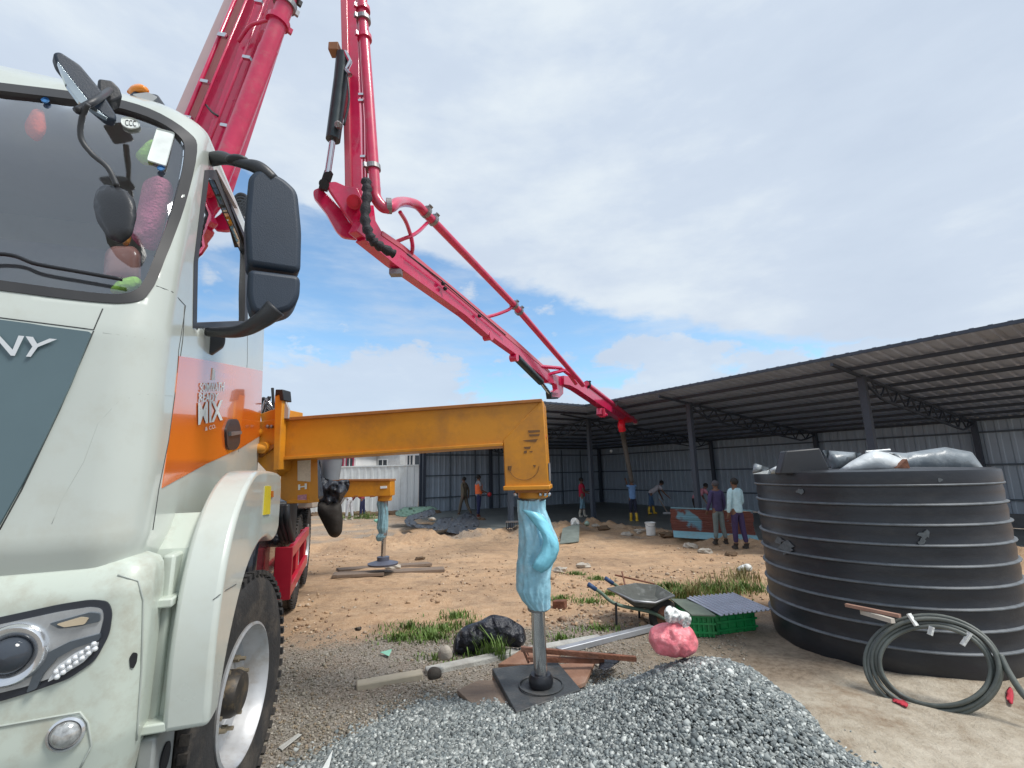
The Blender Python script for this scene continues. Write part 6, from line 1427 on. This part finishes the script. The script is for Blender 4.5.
    skinned('trousers', conv(pn), pe, pants, root, 0)
    for Lg in (LL, RL):
        st = Lg[1].lerp(Lg[2], .35 if bootm is not None else .92); bn = [(st, .062 if bootm is not None else .045), (Lg[2] + Vector((0, 0, .0)), .055), (Lg[2] + Vector((0, .03, -.045)), .05), (Lg[2] + Vector((0, .15, -.05)), .04)]
        skinned('boot', conv(bn), [(0, 1), (1, 2), (2, 3)], bootm or boots, root, 1)
    return root, LW, dict(chest=chest, nb=nb, pel=pel, AL=AL, AR=AR, headc=headc, k=k)
ybt = mat('boot_yellow', (.62, .40, .03), .5); sho = mat('shoe_dark', (.04, .035, .03), .7); wbt = mat('boot_pale', (.5, .48, .4), .6)
PI = math.pi
person(464, 516, 1.80, PI * .35, 'person in brown clothes with hands behind the back near the shed wall', cloth('shirt_khaki', (.13, .11, .075)), cloth('pants_khaki', (.12, .10, .075)), mat('boots_brown', (.12, .08, .05), .7), armL=(-25, 30), armR=(-25, 30), legL=(18, 8), legR=(-16, 14))
r2, LW2, J2 = person(479, 518, 1.86, -PI * .35, 'person in an orange safety vest and navy striped trousers holding something red', cloth('shirt_grey', (.25, .25, .27)), cloth('pants_navy', (.02, .025, .08)), mat('shoe_red', (.20, .05, .03), .6), armL=(5, 60), armR=(5, 60), legL=(4, 6), legR=(-4, 6), sleeves=.5)
k2 = J2['k']; vn = [(J2['pel'], (.17, .14)), (J2['pel'].lerp(J2['chest'], .5), (.165, .135)), (J2['chest'], (.185, .14)), (J2['nb'], (.12, .10))]
skinned('safety_vest', [(LW2(v), tuple(x * k2 for x in r)) for v, r in vn], [(0, 1), (1, 2), (2, 3)], cloth('vest_orange', (.85, .16, .05)), r2, 1)
q = MB(); q.ball(LW2(J2['AR'][3] + Vector((0, .05, -.04))), .10, 8, nz=.3); single(q.build('red_bundle', mat('bundle_red', (.5, .03, .04), .7), smooth=True), 'red bundle held by the person in the orange vest', 'bundle')
person(583, 517, 1.66, -PI * .5, 'person in a red shirt and light blue jeans standing by the corner post', cloth('shirt_red', (.50, .02, .06)), cloth('jeans_light', (.18, .33, .42)), wbt, bootm=wbt, armL=(15, 70), armR=(10, 60), legL=(10, 10), legR=(-8, 8), sleeves=.5, z='floor')
person(634, 521, 1.62, PI * .02, 'person in a blue shirt and yellow boots guiding the end of the pump hose', cloth('shirt_blue', (.16, .30, .55)), cloth('pants_dark', (.02, .025, .05)), ybt, bootm=ybt, armL=(100, 40, -12), armR=(100, 40, -12), legL=(6, 4), legR=(-6, 6), sleeves=.5, z='floor')
person(652, 514, 1.72, -PI * .5, 'person in a white shirt bending forward in yellow boots on the wet floor', cloth('shirt_white', (.50, .48, .52)), cloth('jeans_blue', (.06, .12, .22)), ybt, bootm=ybt, lean=58, armL=(15, 10), armR=(30, 15), legL=(12, 8), legR=(-10, 4), sleeves=.5, z='floor')
person(697, 522, 1.62, -PI * .45, 'person in a pink shirt stooping behind the rusty sheets', cloth('shirt_pink', (.52, .22, .27)), cloth('pants_black', (.02, .018, .02)), ybt, bootm=ybt, lean=55, armL=(20, 10), armR=(30, 10), legL=(8, 8), legR=(-8, 8), sleeves=.5, z='floor')
person(721, 544, 1.58, PI * .06, 'person in a dark purple jacket and cap seen from behind by the rusty sheets', cloth('jacket_purple', (.055, .045, .12)), cloth('pants_grey_green', (.15, .19, .19)), sho, armL=(2, 25, 12), armR=(4, 20, 14), legL=(3, 4), legR=(-3, 4), cap=mat('cap_grey', (.06, .06, .07), .8), spread=.4)
person(741, 549, 1.66, PI * .1, 'person in a pale blue shirt and dark purple trousers beside the black tank', cloth('shirt_pale_blue', (.42, .62, .68)), cloth('pants_purple', (.045, .03, .09)), sho, armL=(0, 10, 10), armR=(8, 50, 12), legL=(5, 4), legR=(-6, 4))
person(349, 520, 1.62, PI * .4, 'person in pale trousers stooping behind the rear outrigger beam, left of the other', cloth('shirt_pale', (.45, .46, .48)), cloth('pants_pale', (.48, .50, .53)), wbt, lean=50, armL=(25, 10), armR=(25, 10), legL=(8, 5), legR=(-6, 5))
person(362, 518, 1.62, PI * .5, 'person in navy trousers stooping behind the rear outrigger beam, right of the other', cloth('shirt_dark_red', (.25, .03, .05)), MATS['pants_navy'], sho, lean=50, armL=(25, 10), armR=(25, 10), legL=(5, 3), legR=(-5, 3))
# rakes of the two bending workers
def tool(p1, p2, lab):
    th = thing('rake', lab, 'rake', p2); q = MB(); q.tube([p1, p2], .018, 6); q.build('shaft', wood, th); q = MB(); q.box(p2, (.4, .04, .08)); q.build('rake_head', steel, th)
tool(P(659, 499, 19.0), P(668, 513, 18.6), 'long handled rake held by the bending person in the white shirt')
tool(P(704, 499, 16.5), P(712, 512, 15.6), 'long handled rake held by the stooping person in the pink shirt')
